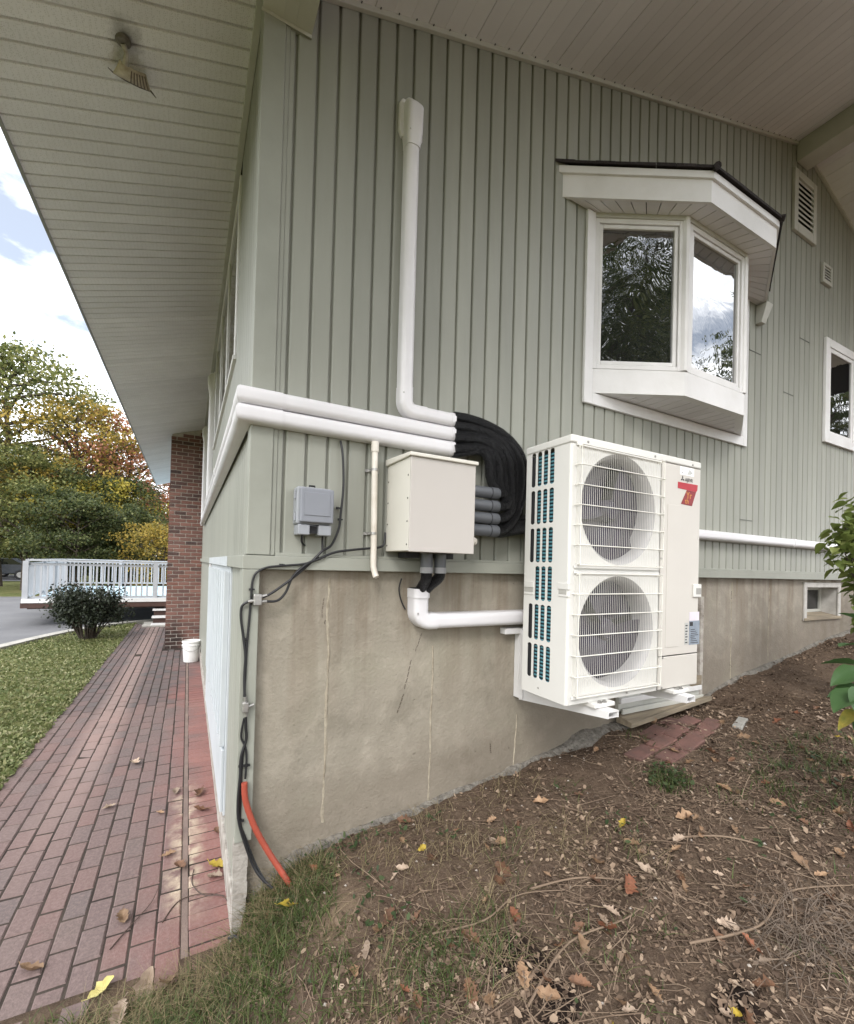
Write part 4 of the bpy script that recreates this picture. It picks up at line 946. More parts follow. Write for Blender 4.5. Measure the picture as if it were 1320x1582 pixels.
# ------------------------------------------------------------------ line-set ducts
def dprof(w, d):   # flat back at b=0, rounded front; a across, b outwards
    n = 6; r = min(.028, d * .6); pts = [(-w / 2, 0.0)]
    for j in range(n + 1): a = PI - PI / 2 * j / n; pts.append((-w / 2 + r + r * math.cos(a), d - r + r * math.sin(a)))
    for j in range(n + 1): a = PI / 2 - PI / 2 * j / n; pts.append((w / 2 - r + r * math.cos(a), d - r + r * math.sin(a)))
    pts.append((w / 2, 0.0)); return pts
DP = dprof(.074, .062); DPB = dprof(.0775, .066)
YO = Vector((0, -1, 0)); XO = Vector((-1, 0, 0)); UP = Vector((0, 0, 1)); XX = Vector((1, 0, 0))
def straight(m, p, q, A, B, prof): m.sweep(prof, [p, q], [(A, B), (A, B)])
def hrun(name, z, label, xr, group=None, yend=5.0):
    t = thing(name, (xr, 0, z), label, 'duct cover', group)
    m = MB(); straight(m, (.102, -.0015, z), (xr - .02, -.0015, z), UP, YO, DP); m.build('duct', PVC, t, smooth=True)
    m = MB(); straight(m, (xr - .02, -.001, z), (xr + .004, -.001, z), UP, YO, DPB); m.build('end_cap', PVC, t, smooth=True, bevel=0)
    # mitred corner
    m = MB(); o = Vector((-.014, -.014, z))
    m.sweep(DPB, [(.118, -.0005, z), (-.012, -.0005, z), (-.012, .118, z)], [(UP, YO), (UP, YO + XO), (UP, XO)]); m.build('corner_elbow', PVC, t, smooth=True)
    m = MB(); straight(m, (-.0135, .10, z), (-.0135, yend, z), UP, XO, DP); m.build('duct', PVC, t, smooth=True)
    m = MB(); straight(m, (-.013, 1.9, z), (-.013, 1.97, z), UP, XO, DPB); m.build('coupling', PVC, t, smooth=True)
    return t
t1 = hrun('duct_cover', 2.500, 'upper white duct cover wrapping round the house corner', 1.028, 'white line-set duct covers', 4.2)
t2 = hrun('duct_cover', 2.4205, 'lower white duct cover wrapping round the house corner just under its twin', 1.028, 'white line-set duct covers', 6.7)
def wall_cap(t, x, y, z, nrm, A):
    pr = dprof(.092, .082); n = Vector(nrm); c = Vector((x, y, z))
    fr = lambda s, d: (A * s, n * d)
    m = MB(); m.sweep(pr, [c, c + UP * .02, c + UP * .07, c + UP * .20, c + UP * .245], [fr(.84, .82), fr(.86, .84), fr(1.0, 1.0), fr(1.0, 1.05), fr(.9, .62)]); m.build('wall_cap', PVC, t, smooth=True)
    m = MB(); m.sweep(dprof(.14, .016), [c + UP * .06, c + UP * .09, c + UP * .235, c + UP * .26], [fr(.8, 1), fr(1, 1), fr(1, 1), fr(.8, 1)]); m.build('flange', PVC, t, smooth=True)
    m = MB(); m.add(*(lambda q: (q.v, q.f))(dome(tuple(c + UP * .06 - A * .03 + n * .074), .005, n))); m.build('screw', STEEL, t)
# tall vertical run with elbow
t3 = thing('duct_cover', (.735, 0, 2.6), 'tall white duct cover climbing the siding, ending in a hooded wall cap', 'duct cover', 'white line-set duct covers')
xc = .735
m = MB(); straight(m, (xc, -.0015, 2.68), (xc, -.0015, 3.97), XX, YO, DP); m.build('duct', PVC, t3, smooth=True)
m = MB(); pts = [(xc, 0, 2.70), (xc, 0, 2.63)]; fr = [(XX, YO), (XX, YO)]
for j in range(1, 8):
    a = PI / 2 * j / 8; r = .052; pts.append((xc + r - r * math.cos(a), -.0008, 2.63 - r * math.sin(a))); fr.append((XX * math.cos(a) + UP * math.sin(a), YO))
pts += [(xc + .052, -.0008, 2.578), (xc + .12, -.0008, 2.578)]; fr += [(UP, YO), (UP, YO)]
m.sweep(DPB, pts, fr); m.build('elbow', PVC, t3, smooth=True)
m = MB(); straight(m, (xc + .12, -.0015, 2.578), (1.008, -.0015, 2.578), UP, YO, DP); m.build('duct', PVC, t3, smooth=True)
m = MB(); straight(m, (1.008, -.001, 2.578), (1.032, -.001, 2.578), UP, YO, DPB); m.build('end_cap', PVC, t3, smooth=True)
wall_cap(t3, xc, -.0005, 3.96, (0, -1, 0), XX)
m = MB(); m.add(*(lambda q: (q.v, q.f))(dome((xc - .022, -.062, 2.66), .005, (0, -1, 0)))); m.build('screw', STEEL, t3)
# low run into the heat pump
t4 = thing('duct_cover', (.85, 0, 1.47), 'short white duct cover with elbow on bare concrete, below the beige box', 'duct cover', 'white line-set duct covers')
yo = .0205; xc = .85
m = MB(); pts = [(xc, yo, 1.635), (xc, yo, 1.53)]; fr = [(XX, YO), (XX, YO)]
for j in range(1, 8):
    a = PI / 2 * j / 8; r = .055; pts.append((xc + r - r * math.cos(a), yo, 1.53 - r * math.sin(a))); fr.append((XX * math.cos(a) + UP * math.sin(a), YO))
pts += [(xc + .055, yo, 1.474), (xc + .10, yo, 1.474)]; fr += [(UP, YO), (UP, YO)]
m.sweep(dprof(.088, .094), pts, fr); m.build('elbow', PVC, t4, smooth=True)
m = MB(); straight(m, (xc + .10, yo - .001, 1.474), (1.62, yo - .001, 1.474), UP, YO, dprof(.082, .088)); m.build('duct', PVC, t4, smooth=True)
m = MB(); straight(m, (xc, yo - .0005, 1.60), (xc, yo - .0005, 1.648), XX, YO, dprof(.094, .10)); m.build('collar', PVC, t4, smooth=True)
m = MB(); straight(m, (xc, yo - .001, 1.6485), (xc, yo - .001, 1.652), XX, YO, dprof(.075, .085)); m.build('collar_mouth', DARK, t4)
m = MB(); m.add(*(lambda q: (q.v, q.f))(dome((xc - .028, -.075, 1.52), .005, (0, -1, 0)))); m.build('screw', STEEL, t4)
# long run beyond the heat pump
t5 = thing('duct_cover', (3.2, 0, 2.08), 'long white duct cover running low along the siding behind the shrub', 'duct cover', 'white line-set duct covers')
m = MB(); straight(m, (2.3, -.0015, 2.078), (4.83, -.0015, 2.078), UP, YO, dprof(.078, .075)); straight(m, (4.83, -.0015, 2.078), (6.0, -.0015, 2.078), UP, YO, dprof(.078, .075)); m.build('duct', PVC, t5, smooth=True)
m = MB(); straight(m, (4.80, -.001, 2.078), (4.86, -.001, 2.078), UP, YO, dprof(.083, .08)); m.build('coupling', PVC, t5, smooth=True)
# two short uprights on the long wall
def side_upright(y, z0, z1, label):
    t = thing('duct_cover', (0, y, z0), label, 'duct cover', 'white line-set duct covers')
    m = MB(); straight(m, (-.0015, y, z0), (-.0015, y, z1 - .2), Vector((0, 1, 0)), XO, DP); m.build('duct', PVC, t, smooth=True)
    wall_cap(t, -.0008, y, z1 - .22, (-1, 0, 0), Vector((0, 1, 0)))
side_upright(4.25, 2.46, 4.15, 'white upright duct cover on the long wall beside the near windows')
side_upright(6.75, 2.38, 4.12, 'white upright duct cover on the long wall close to the brick pier')

# ------------------------------------------------------------------ beige junction box
jb = thing('junction_box', (.83, -.15, 1.84), 'large beige steel junction box on the siding below three duct ends', 'junction box')
bx0, bx1, by0, by1, bz0, bz1 = .652, 1.006, -.30, -.019, 1.838, 2.275
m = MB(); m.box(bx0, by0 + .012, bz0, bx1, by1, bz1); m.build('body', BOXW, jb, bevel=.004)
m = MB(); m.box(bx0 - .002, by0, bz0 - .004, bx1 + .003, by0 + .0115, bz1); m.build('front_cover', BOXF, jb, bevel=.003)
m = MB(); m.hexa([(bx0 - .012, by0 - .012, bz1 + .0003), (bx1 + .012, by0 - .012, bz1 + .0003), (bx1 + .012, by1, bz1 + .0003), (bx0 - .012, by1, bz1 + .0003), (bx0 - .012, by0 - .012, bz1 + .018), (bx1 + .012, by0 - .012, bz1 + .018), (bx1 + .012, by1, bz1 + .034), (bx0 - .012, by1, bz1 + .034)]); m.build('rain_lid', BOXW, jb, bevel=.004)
m = MB()
for j in range(4):
    zz = bz0 + .03 + j * .108
    m.add(*(lambda q: (q.v, q.f))(dome((bx0, by0 + .03, zz), .0045, (-1, 0, 0)))); m.add(*(lambda q: (q.v, q.f))(dome((bx0, by1 - .02, zz), .0045, (-1, 0, 0))))
m.build('screw', simple('dark_screw', (.10, .095, .09), None, metal=.5), jb)
for j, zc in enumerate((2.185, 2.112, 2.042, 1.975)):
    m = MB(); m.tube([(bx1 - .01, -.12, zc), (1.225, -.12, zc)], .032, 20); q = m.build('coupling', CONDUIT, jb, smooth=True)
    m = MB(); m.tube([(1.2255, -.12, zc), (1.229, -.12, zc)], .0335, 20); m.build('rubber_ring', BLACK, q, smooth=True)
    m = MB(); m.tube([(1.2295, -.12, zc), (1.275, -.12, zc), (1.284, -.12, zc)], [.034, .034, .030], 20); m.build('sleeve', CONDUIT, q, smooth=True)
m = MB(); m.tube([(bx1 - .01, -.12, 1.91), (1.12, -.12, 1.91), (1.14, -.12, 1.91), (1.15, -.12, 1.91)], [.026, .026, .018, .004], 16); m.build('plug', PVCPIPE, jb, smooth=True)
for xx in (.835, .915):
    m = MB(); m.tube([(xx, -.13, bz0 - .0045), (xx, -.13, bz0 - .075)], .031, 20); q = m.build('coupling', CONDUIT, jb, smooth=True)
    m = MB(); m.tube([(xx, -.13, bz0 - .0755), (xx, -.13, bz0 - .105)], .033, 20); m.build('sleeve', simple('grey_sleeve', (.30, .30, .31), None), q, smooth=True)
m = MB(); m.box(.72, -.12, bz0 - .03, .80, -.03, bz0 - .0005); m.box(.95, -.12, bz0 - .03, 1.0, -.03, bz0 - .0005); m.build('bracket', DARK, jb)

# ------------------------------------------------------------------ black insulated pipes
pb_ = thing('pipe_bundle', (1.25, -.1, 2.3), 'bundle of black foam insulated pipes looping from the ducts down to the beige box', 'pipe bundle')
def bez(p, n=22):
    P4 = [Vector(q) for q in p]; out = []
    for i in range(n + 1):
        t = i / n; a = [P4[j].lerp(P4[j + 1], t) for j in range(3)]; b = [a[0].lerp(a[1], t), a[1].lerp(a[2], t)]; out.append(b[0].lerp(b[1], t))
    return out
specs = [((1.028, -.045, 2.602), 1.58, 2.595, 2.02, (1.284, -.12, 1.975), 1.50), ((1.028, -.020, 2.570), 1.54, 2.58, 2.03, (1.284, -.10, 1.985), 1.48),
         ((1.028, -.055, 2.545), 1.50, 2.55, 2.04, (1.284, -.12, 2.042), 1.45), ((1.028, -.040, 2.510), 1.46, 2.52, 2.06, (1.284, -.12, 2.05), 1.43),
         ((1.028, -.060, 2.478), 1.42, 2.49, 2.10, (1.284, -.13, 2.112), 1.39), ((1.028, -.030, 2.445), 1.38, 2.455, 2.11, (1.284, -.11, 2.12), 1.37),
         ((1.028, -.060, 2.415), 1.34, 2.425, 2.17, (1.284, -.12, 2.185), 1.345), ((1.028, -.040, 2.392), 1.31, 2.40, 2.18, (1.284, -.12, 2.19), 1.33)]
for i, (a, xr, ztop, zb, e, xr2) in enumerate(specs):
    mid = (xr - .085, -.10 - .012 * (i % 2), (ztop + zb) / 2 + .01)
    p1 = bez([a, (a[0] + (mid[0] - a[0]) * .62, a[1] - .03, ztop + .012), (mid[0], mid[1], mid[2] + .17), mid]); p2 = bez([mid, (mid[0] + .005, mid[1], mid[2] - .13), (e[0] + .12, e[1], e[2]), e])
    pts = [q + Vector((.003 * fnoise(j * .9, i), .004 * fnoise(j * .8, i + 9), .003 * fnoise(j * .7, i + 20))) for j, q in enumerate(p1 + p2[1:])]
    rs = [.0225 + .0016 * fnoise(j * 1.7, i * 5.1) + (.0013 if j % 2 else 0) for j in range(len(pts))]
    m = MB(); m.tube(pts, rs, 14); m.build('insulated_pipe', FOAM, pb_, smooth=True)
# pair running behind the heat pump and the pair dropping from the box
pc = thing('insulated_hose', (1.45, -.1, 2.02), 'thick black insulated hose passing behind the heat pump', 'hose')
m = MB(); m.tube(bez([(1.288, -.09, 1.985), (1.38, -.07, 1.975), (1.45, -.07, 2.03), (1.75, -.07, 2.03)]), .042, 16); m.tube(bez([(1.30, -.05, 2.03), (1.38, -.04, 2.03), (1.45, -.05, 2.07), (1.75, -.06, 2.07)]), .03, 14); m.build('jacket', FOAM, pc, smooth=True)
for xx, ex, lab in ((.835, .838, 'black insulated pipe dropping straight from the beige box into the white elbow'), (.915, .868, 'black insulated pipe bending from the beige box into the white elbow')):
    hz = MB(); hz.tube(bez([(xx, -.13, 1.735), (xx + .005, -.13, 1.69), (ex + .02, -.075, 1.69), (ex, -.04, 1.62)]), .0285, 14); o = hz.build('insulated_pipe', FOAM, None, smooth=True); tag(o, lab, 'pipe', 'black pipes under the beige box')

# ------------------------------------------------------------------ grey telecom box
tb = thing('utility_box', (.265, -.06, 1.90), 'small grey plastic utility box on the siding near the corner', 'utility box')
m = MB(); m.box(.185, -.085, 1.945, .345, -.001, 2.118); m.build('body', GREYL, tb, bevel=.010, seg=3)
m = MB(); m.box(.196, -.110, 1.953, .350, -.0855, 2.110); m.build('lid', GREY, tb, bevel=.007, seg=3)
m = MB(); m.box(.215, -.1135, 1.985, .332, -.1103, 2.09); m.build('lid_panel', GREY, tb, bevel=.003)
m = MB(); m.box(.192, -.095, 1.897, .245, -.001, 1.944); m.box(.285, -.095, 1.897, .345, -.001, 1.944); m.box(.246, -.07, 1.905, .284, -.001, 1.944); m.build('cable_entry', GREYL, tb, bevel=.004)
m = MB(); m.box(.25, -.075, 1.905, .28, -.0705, 1.94); m.build('entry_slot', DARK, tb)
m = MB(); m.tube([(.25, -.04, 2.118), (.25, -.04, 2.13), (.275, -.04, 2.13), (.275, -.04, 2.118)], .005, 8); m.build('hasp', BLACK, tb)
m = MB(); m.box(.178, -.07, 2.06, .185, -.05, 2.10); m.box(.178, -.07, 1.96, .185, -.05, 2.0); m.box(.351, -.075, 2.03, .360, -.045, 2.06); m.build('latch', GREYL, tb, bevel=.002)

# ------------------------------------------------------------------ thin pvc drain pipe
dp = thing('drain_pipe', (.575, 0, 1.71), 'thin white plastic drain pipe strapped upright to the siding', 'pipe')
m = MB(); m.tube([(.569, -.045, 2.385), (.578, -.047, 1.76), (.584, -.056, 1.722), (.588, -.066, 1.706)], .0155, 16, caps=False); m.tube([(.588, -.066, 1.706), (.584, -.056, 1.722)], .0125, 16); m.build('pipe', PVCPIPE, dp, smooth=True)
m = MB(); m.tube([(.569, -.045, 2.385), (.570, -.045, 2.335)], .0195, 16); m.build('coupling', PVCPIPE, dp, smooth=True)
for zz in (2.245, 1.925):
    m = MB(); m.tube([(.573, -.0455, zz - .006), (.573, -.0455, zz + .006)], .018, 16); m.box(.536, -.006, zz - .007, .61, -.0005, zz + .007); m.box(.553, -.045, zz - .006, .557, -.0062, zz + .006); m.box(.589, -.045, zz - .006, .593, -.0062, zz + .006); m.build('pipe_strap', STEEL, dp)

# ------------------------------------------------------------------ cables
def smooth_path(pts, sub=5):
    out = []; P3 = [Vector(p) for p in pts]
    for i in range(len(P3) - 1):
        p0, p1, p2, p3 = P3[max(i - 1, 0)], P3[i], P3[i + 1], P3[min(i + 2, len(P3) - 1)]
        for j in range(sub):
            u = j / sub; out.append(.5 * ((2 * p1) + (p2 - p0) * u + (2 * p0 - 5 * p1 + 4 * p2 - p3) * u * u + (3 * p1 - p0 - 3 * p2 + p3) * u ** 3))
    return out + [P3[-1]]
def cable(pts, r, label, name='cable'):
    m = MB(); m.tube(smooth_path(pts), r, 8); o = m.build(name, BLACK, None, smooth=True); return tag(o, label, 'cable', 'black cables round the house corner')
Yc = -.036
cable([(.402, -.01, 2.372), (.412, -.02, 2.30), (.420, -.02, 2.154), (.411, -.02, 2.016), (.403, -.02, 1.941), (.368, -.025, 1.859), (.32, Yc, 1.826), (.261, Yc, 1.764), (.181, Yc, 1.692), (.093, Yc - .01, 1.628), (.056, Yc - .012, 1.611)], .0058, 'black cable dropping from the ducts past the grey box to the splitter')
cable([(.648, -.02, 1.935), (.640, -.03, 1.88), (.622, -.028, 1.86), (.564, -.036, 1.851), (.471, -.036, 1.839), (.382, -.036, 1.823), (.308, -.036, 1.79), (.245, -.045, 1.762), (.187, -.038, 1.703), (.16, -.03, 1.633), (.122, -.03, 1.593), (.062, -.045, 1.593)], .0058, 'black cable sagging from behind the beige box to the splitter')
cable([(.300, -.036, 1.786), (.237, -.036, 1.764), (.134, -.036, 1.752), (.075, -.036, 1.744), (.03, -.037, 1.72), (.014, -.034, 1.68), (.010, -.032, 1.60), (.006, -.032, 1.525), (.000, -.032, 1.417), (-.002, -.032, 1.341), (-.004, -.033, 1.255), (-.006, -.033, 1.16)], .005, 'black cable arching along the skirt board then down the corner')
cable([(-.002, -.045, 1.592), (-.025, -.038, 1.575), (-.030, -.034, 1.545), (-.027, -.034, 1.50), (-.014, -.034, 1.417), (-.006, -.036, 1.345), (-.008, -.036, 1.255), (-.004, -.044, 1.165)], .0055, 'black cable looping out of the splitter down to the lower connector')
cable([(.002, -.044, 1.10), (.004, -.04, 1.05), (.008, -.036, .984), (-.010, -.036, .913), (-.012, -.036, .827), (-.017, -.036, .721), (-.012, -.036, .635), (.012, -.036, .542), (.05, -.04, .43), (.085, -.06, .372), (.13, -.09, .33)], .0062, 'black cable from the lower connector into the grass')
cable([(-.004, -.040, 1.08), (-.013, -.034, 1.0), (.006, -.034, .95), (.012, -.036, .897), (.009, -.036, .812)], .0045, 'thin black cable twisting from the connector into the orange conduit')
cable([(.006, -.034, .98), (-.004, -.030, .90), (-.006, -.030, .75), (-.004, -.030, .62), (.022, -.034, .54), (.062, -.042, .43), (.10, -.065, .36)], .004, 'thinnest black cable beside the orange conduit')
cable([(.222, -.045, 1.905), (.223, -.03, 1.875), (.232, -.02, 1.858), (.245, -.006, 1.852)], .0045, 'short black cable stub under the grey box bending to the siding')
cable([(.318, -.045, 1.905), (.321, -.03, 1.87), (.322, -.034, 1.83)], .0045, 'short straight black cable under the grey box')
cable([(.755, -.006, 1.70), (.748, .008, 1.65), (.758, .012, 1.60), (.775, .012, 1.56), (.79, .012, 1.535)], .004, 'thin black wire hanging on concrete beside the white elbow')
cable([(-.04, -.055, .150), (-.01, -.075, .158), (.02, -.10, .13), (.04, -.13, .105)], .006, 'loose black cable end poking out over the pavers')
m = MB(); m.tube(smooth_path([(.005, -.048, .80), (.012, -.05, .72), (.05, -.055, .605), (.105, -.065, .493), (.16, -.085, .401), (.225, -.12, .30)], 8), [.0125 + (.0008 if i % 2 else 0) for i in range(41)], 14)
od = m.build('conduit', ORANGE, None, smooth=True); tag(od, 'bright orange conduit curving from the corner board into the grass', 'conduit')
sp = thing('cable_splitter', (.035, -.045, 1.60), 'small silver cable splitter on the corner board', 'splitter')
m = MB(); m.box(.018, -.062, 1.575, .052, -.0265, 1.625); m.build('body', STEEL, sp, bevel=.004)
m = MB(); m.tube([(.052, -.046, 1.613), (.075, -.046, 1.620)], .008, 8); m.tube([(.052, -.046, 1.59), (.075, -.046, 1.592)], .008, 8); m.tube([(.018, -.046, 1.595), (-.004, -.046, 1.592)], .008, 8); m.build('connector', STEEL, sp)
cn_ = thing('cable_connector', (0, -.045, 1.13), 'silver cable connector halfway down the corner board', 'connector')
m = MB(); m.box(-.014, -.06, 1.108, .012, -.0265, 1.152); m.build('body', STEEL, cn_, bevel=.004)
m = MB(); m.tube([(-.003, -.044, 1.152), (-.004, -.044, 1.175)], .008, 8); m.tube([(.001, -.044, 1.108), (.002, -.044, 1.088)], .008, 8); m.tube([(.012, -.044, 1.13), (.035, -.044, 1.138)], .0065, 8); m.build('connector', STEEL, cn_)
clip_spots = [(.405, -.018, 1.985), (.395, -.018, 2.04), (.134, -.036, 1.757), (.31, -.036, 1.795), (-.012, -.034, 1.425), (-.012, -.034, .87), (.012, -.036, .87), (-.006, -.034, .63), (.008, -.034, 1.645)]
base_clip = None
for i, (x, y, z) in enumerate(clip_spots):
    if base_clip is None:
        m = MB(); m.tube([(0, 0, -.005), (0, 0, .005)], .0085, 8); m.tube([(.012, .004, 0), (.012, -.008, 0)], .004, 6); m.box(.004, -.006, -.004, .014, 0, .004)
        base_clip = m.build('cable_clip', BLACK, None); o = base_clip
    else: o = base_clip.copy(); C.objects.link(o)
    o.location = (x, y, z); tag(o, 'tiny black cable clip nailed over a cable', 'clip', 'cable clips')

# ------------------------------------------------------------------ dirty lamp under the eave
lp = thing('soffit_lamp', (-.58, .56, 4.24), 'dirty broken plastic lamp cover hanging askew under the eave soffit', 'lamp')
A_, B_, C_, D__ = Vector((-.606, .482, 4.196)), Vector((-.500, .530, 4.228)), Vector((-.486, .622, 4.232)), Vector((-.640, .556, 4.182))
def LQ(u, v): return A_.lerp(B_, u).lerp(D__.lerp(C_, u), v) + Vector((.0, -.01, -.030)) * (math.sin(PI * (.12 + .76 * u)) * math.sin(PI * (.25 + .6 * v)))
zc = roof_z(-.588)
m = MB(); m.lathe([(.001, -.016), (.026, -.015), (.034, -.006), (.036, .0)], (-.588, .425, zc - .0005), 16); m.build('base_plate', simple('sooty_metal', (.16, .145, .125), (.07, .06, .05), 40), lp, smooth=True)
m = MB(); m.tube([(-.586, .43, zc - .012), (-.575, .455, zc - .028), LQ(.22, .02)], [.013, .010, .015], 10); m.build('arm', simple('grimy_bracket', (.50, .47, .42), (.24, .21, .17), 40), lp, smooth=True)
m = MB(); N = 10
m.v = [tuple(LQ(i / N, j / 6)) for i in range(N + 1) for j in range(7)]
m.f = [(i * 7 + j, i * 7 + j + 1, i * 7 + j + 8, i * 7 + j + 7) for i in range(N) for j in range(6)]
sh = m.build('cover', LAMPP, lp, smooth=True); sd = sh.modifiers.new('solid', 'SOLIDIFY'); sd.thickness = .006
for j in range(6):
    u = .46 + .095 * j; m = MB(); m.tube([LQ(u, .12) + Vector((0, 0, -.002)), LQ(u, .5) + Vector((0, 0, -.003)), LQ(u, .93) + Vector((0, 0, -.002))], .0028, 6); m.build('rib', simple('rib_grime', (.15, .115, .08), None), lp)
m = MB(); m.tube([D__ + Vector((-.02, -.012, .003)), D__, LQ(.3, 1.0), LQ(.7, 1.0), C_, C_ + Vector((.022, .03, .003))], [.002, .0035, .0035, .0035, .0045, .0015], 6); m.build('edge', simple('edge_grime', (.06, .042, .03), None), lp)

# ------------------------------------------------------------------ brick pier
bp_ = thing('brick_pier', (-.28, 8.1, 0), 'red brick pier standing out from the long wall at the far end of the walk', 'pier')
px0, px1, py0, py1 = -.60, .0, 7.97, 8.40
m = MB(); m.prism([(px0 + .012, py0 + .012, -.05), (px1, py0 + .012, -.05), (px1, py1, -.05), (px0 + .012, py1, -.05)], [(px0 + .012, py0 + .012, roof_z(px0) - .003), (px1, py0 + .012, roof_z(px1) - .003), (px1, py1, roof_z(px1) - .003), (px0 + .012, py1, roof_z(px0) - .003)]); m.build('mortar_core', MORTAR, bp_)
bl, bh, bj = .190, .060, .0138
proto = {}
zz = 0.0; r_ = 0
while zz < 4.42:
    xs_ = px0 - (.0 if r_ % 2 else .102)
    while xs_ < px1 - .01:
        a, b = max(px0, xs_), min(px1 - .0, xs_ + bl)
        top = roof_z(a) - .006
        if b - a > .03 and zz + bh < top:
            key = round(b - a, 3)
            if key not in proto:
                m = MB(); m.box(0, 0, 0, b - a, .09, bh); o = m.build('brick', BRICK, None, bevel=.003, seg=1); o.parent = bp_; proto[key] = o
            else: o = proto[key].copy(); C.objects.link(o); o.parent = bp_
            o.location = Vector((a, py0 - random.uniform(0, .003), zz)) - ROOT[bp_.name]
        xs_ += bl + bj
    # end face (facing the lawn)
    for (ya, yb) in ((py0 + .10, py0 + .10 + bl), (py0 + .10 + bl + bj, py1)) if r_ % 2 else ((py0 + .10, py0 + .196), (py0 + .206, py1)):
        if zz + bh < roof_z(px0) - .006:
            key = ('e', round(yb - ya, 3))
            if key not in proto:
                m = MB(); m.box(0, 0, 0, .05, yb - ya, bh); o = m.build('brick', BRICK, None, bevel=.003, seg=1); o.parent = bp_; proto[key] = o
            else: o = proto[key].copy(); C.objects.link(o); o.parent = bp_
            o.location = Vector((px0 - random.uniform(0, .003), ya, zz)) - ROOT[bp_.name]
    zz += bh + bj; r_ += 1

# ------------------------------------------------------------------ bucket
bk = thing('bucket', (-.15, 6.62, 0), 'white plastic bucket with rim standing on the pavers by the brick pier', 'bucket')
m = MB(); m.lathe([(.001, .004), (.112, .004), (.116, .012), (.133, .28), (.141, .285), (.141, .30), (.136, .305), (.1365, .335), (.147, .34), (.147, .362), (.139, .366), (.133, .36), (.128, .30), (.11, .02), (.001, .02)], (-.15, 6.62, 0), 32); m.build('pail', BUCKET, bk, smooth=True)
m = MB(); m.tube([(-.15 + .148 * math.cos(a), 6.62 + .148 * math.sin(a), .30 - .10 * math.sin(a + PI) if math.sin(a) < 0 else .30) for a in [PI + PI * i / 16 for i in range(17)]], .003, 6); m.build('handle', STEEL, bk)

# ------------------------------------------------------------------ deck beyond the drive
dk = thing('deck', (-1.4, 14, 0), 'raised deck with pale blue floor, grey white railing and brown rim, past the drive', 'deck')
Q = [(-3.78, 12.1), (1.6, 12.1), (1.6, 20.1), (-4.55, 20.1)]; zf = .60
yy = 12.13
while yy < 20.0:
    t = (yy - 12.1) / 8; xa = -3.74 - .77 * t
    m = MB(); m.box(xa, yy, zf - .03, 1.58, yy + .132, zf); m.build('deck_board', DECKB, dk); yy += .14
m = MB(); m.box(-3.80, 12.06, .47, 1.6, 12.1, .595); m.hexa([(-3.82, 12.1, .47), (-3.78, 12.1, .47), (-4.55, 20.1, .47), (-4.59, 20.1, .47), (-3.82, 12.1, .595), (-3.78, 12.1, .595), (-4.55, 20.1, .595), (-4.59, 20.1, .595)]); m.build('rim_joist', BROWN, dk)
m = MB(); m.box(-3.79, 12.04, .598, 1.6, 12.09, .70); m.build('kick_board', WHITE, dk)
m = MB(); 
for (x, y) in ((-3.0, 13.5), (-1.0, 13.5), (.8, 13.5), (-3.4, 16), (-1, 16), (-3.8, 19.6), (-1, 19.6), (1.2, 19.6)): m.box(x - .07, y - .07, -.05, x + .07, y + .07, .57)
m.build('footing_post', BROWN, dk)
m = MB(); m.box(-3.7, 12.16, .44, 1.5, 12.2, .568); m.build('joist', BROWN, dk)
def railing(a, b, posts):
    a = Vector((*a, 0)); b = Vector((*b, 0)); u = b - a; L = u.length; u.normalize(); n = Vector((-u.y, u.x, 0))
    def bar(s0, s1, w, z0, z1, name, off=0.0):
        p = [a + u * s0 - n * (w - off), a + u * s1 - n * (w - off), a + u * s1 + n * (w + off), a + u * s0 + n * (w + off)]
        m = MB(); m.hexa([(q.x, q.y, z0) for q in p] + [(q.x, q.y, z1) for q in p]); return m.build(name, DECKW, dk)
    for s in posts: bar(s * L - .055, s * L + .055, .055, zf - .02, zf + 1.03, 'post')
    bar(0.06, L - .06, .06, zf + 1.032, zf + 1.07, 'top_rail'); bar(.06, L - .06, .022, zf + .93, zf + .985, 'rail', .03); bar(.06, L - .06, .022, zf + .10, zf + .15, 'rail', .03)
    s = .16; pr = None
    while s < L - .12:
        if min(abs(s - q * L) for q in posts) > .09:
            p = a + u * s
            if pr is None: pr = bar(s - .018, s + .018, .016, zf + .1505, zf + .9295, 'baluster', .03); s00 = s
            else: d = u * (s - s00); dup(pr, dk, (d.x, d.y, 0))
        s += .125
railing((-3.74, 12.15), (1.55, 12.15), (0, .515, 1)); railing((-4.5, 20.02), (1.55, 20.02), (0, .3, .62, 1)); railing((-3.74, 12.28), (-4.48, 19.9), (.34, .67))
for i in range(3):
    m = MB(); m.box(-1.05, 11.95 - .0 - i * .0 - .28 * i + .0, .36 - .17 * i, .3, 12.03 - .28 * i + .22, .40 - .17 * i); m.build('step', WHITE, dk)
    m = MB(); m.box(-1.02, 12.02 - .28 * i, .20 - .17 * i, .28, 12.05 - .28 * i, .358 - .17 * i); m.build('riser', BROWN, dk)
m = MB(); m.box(-1.24, 11.35, -.04, .5, 12.0 + .25, .035); m.build('landing_slab', KERB)['kind'] = 'structure'

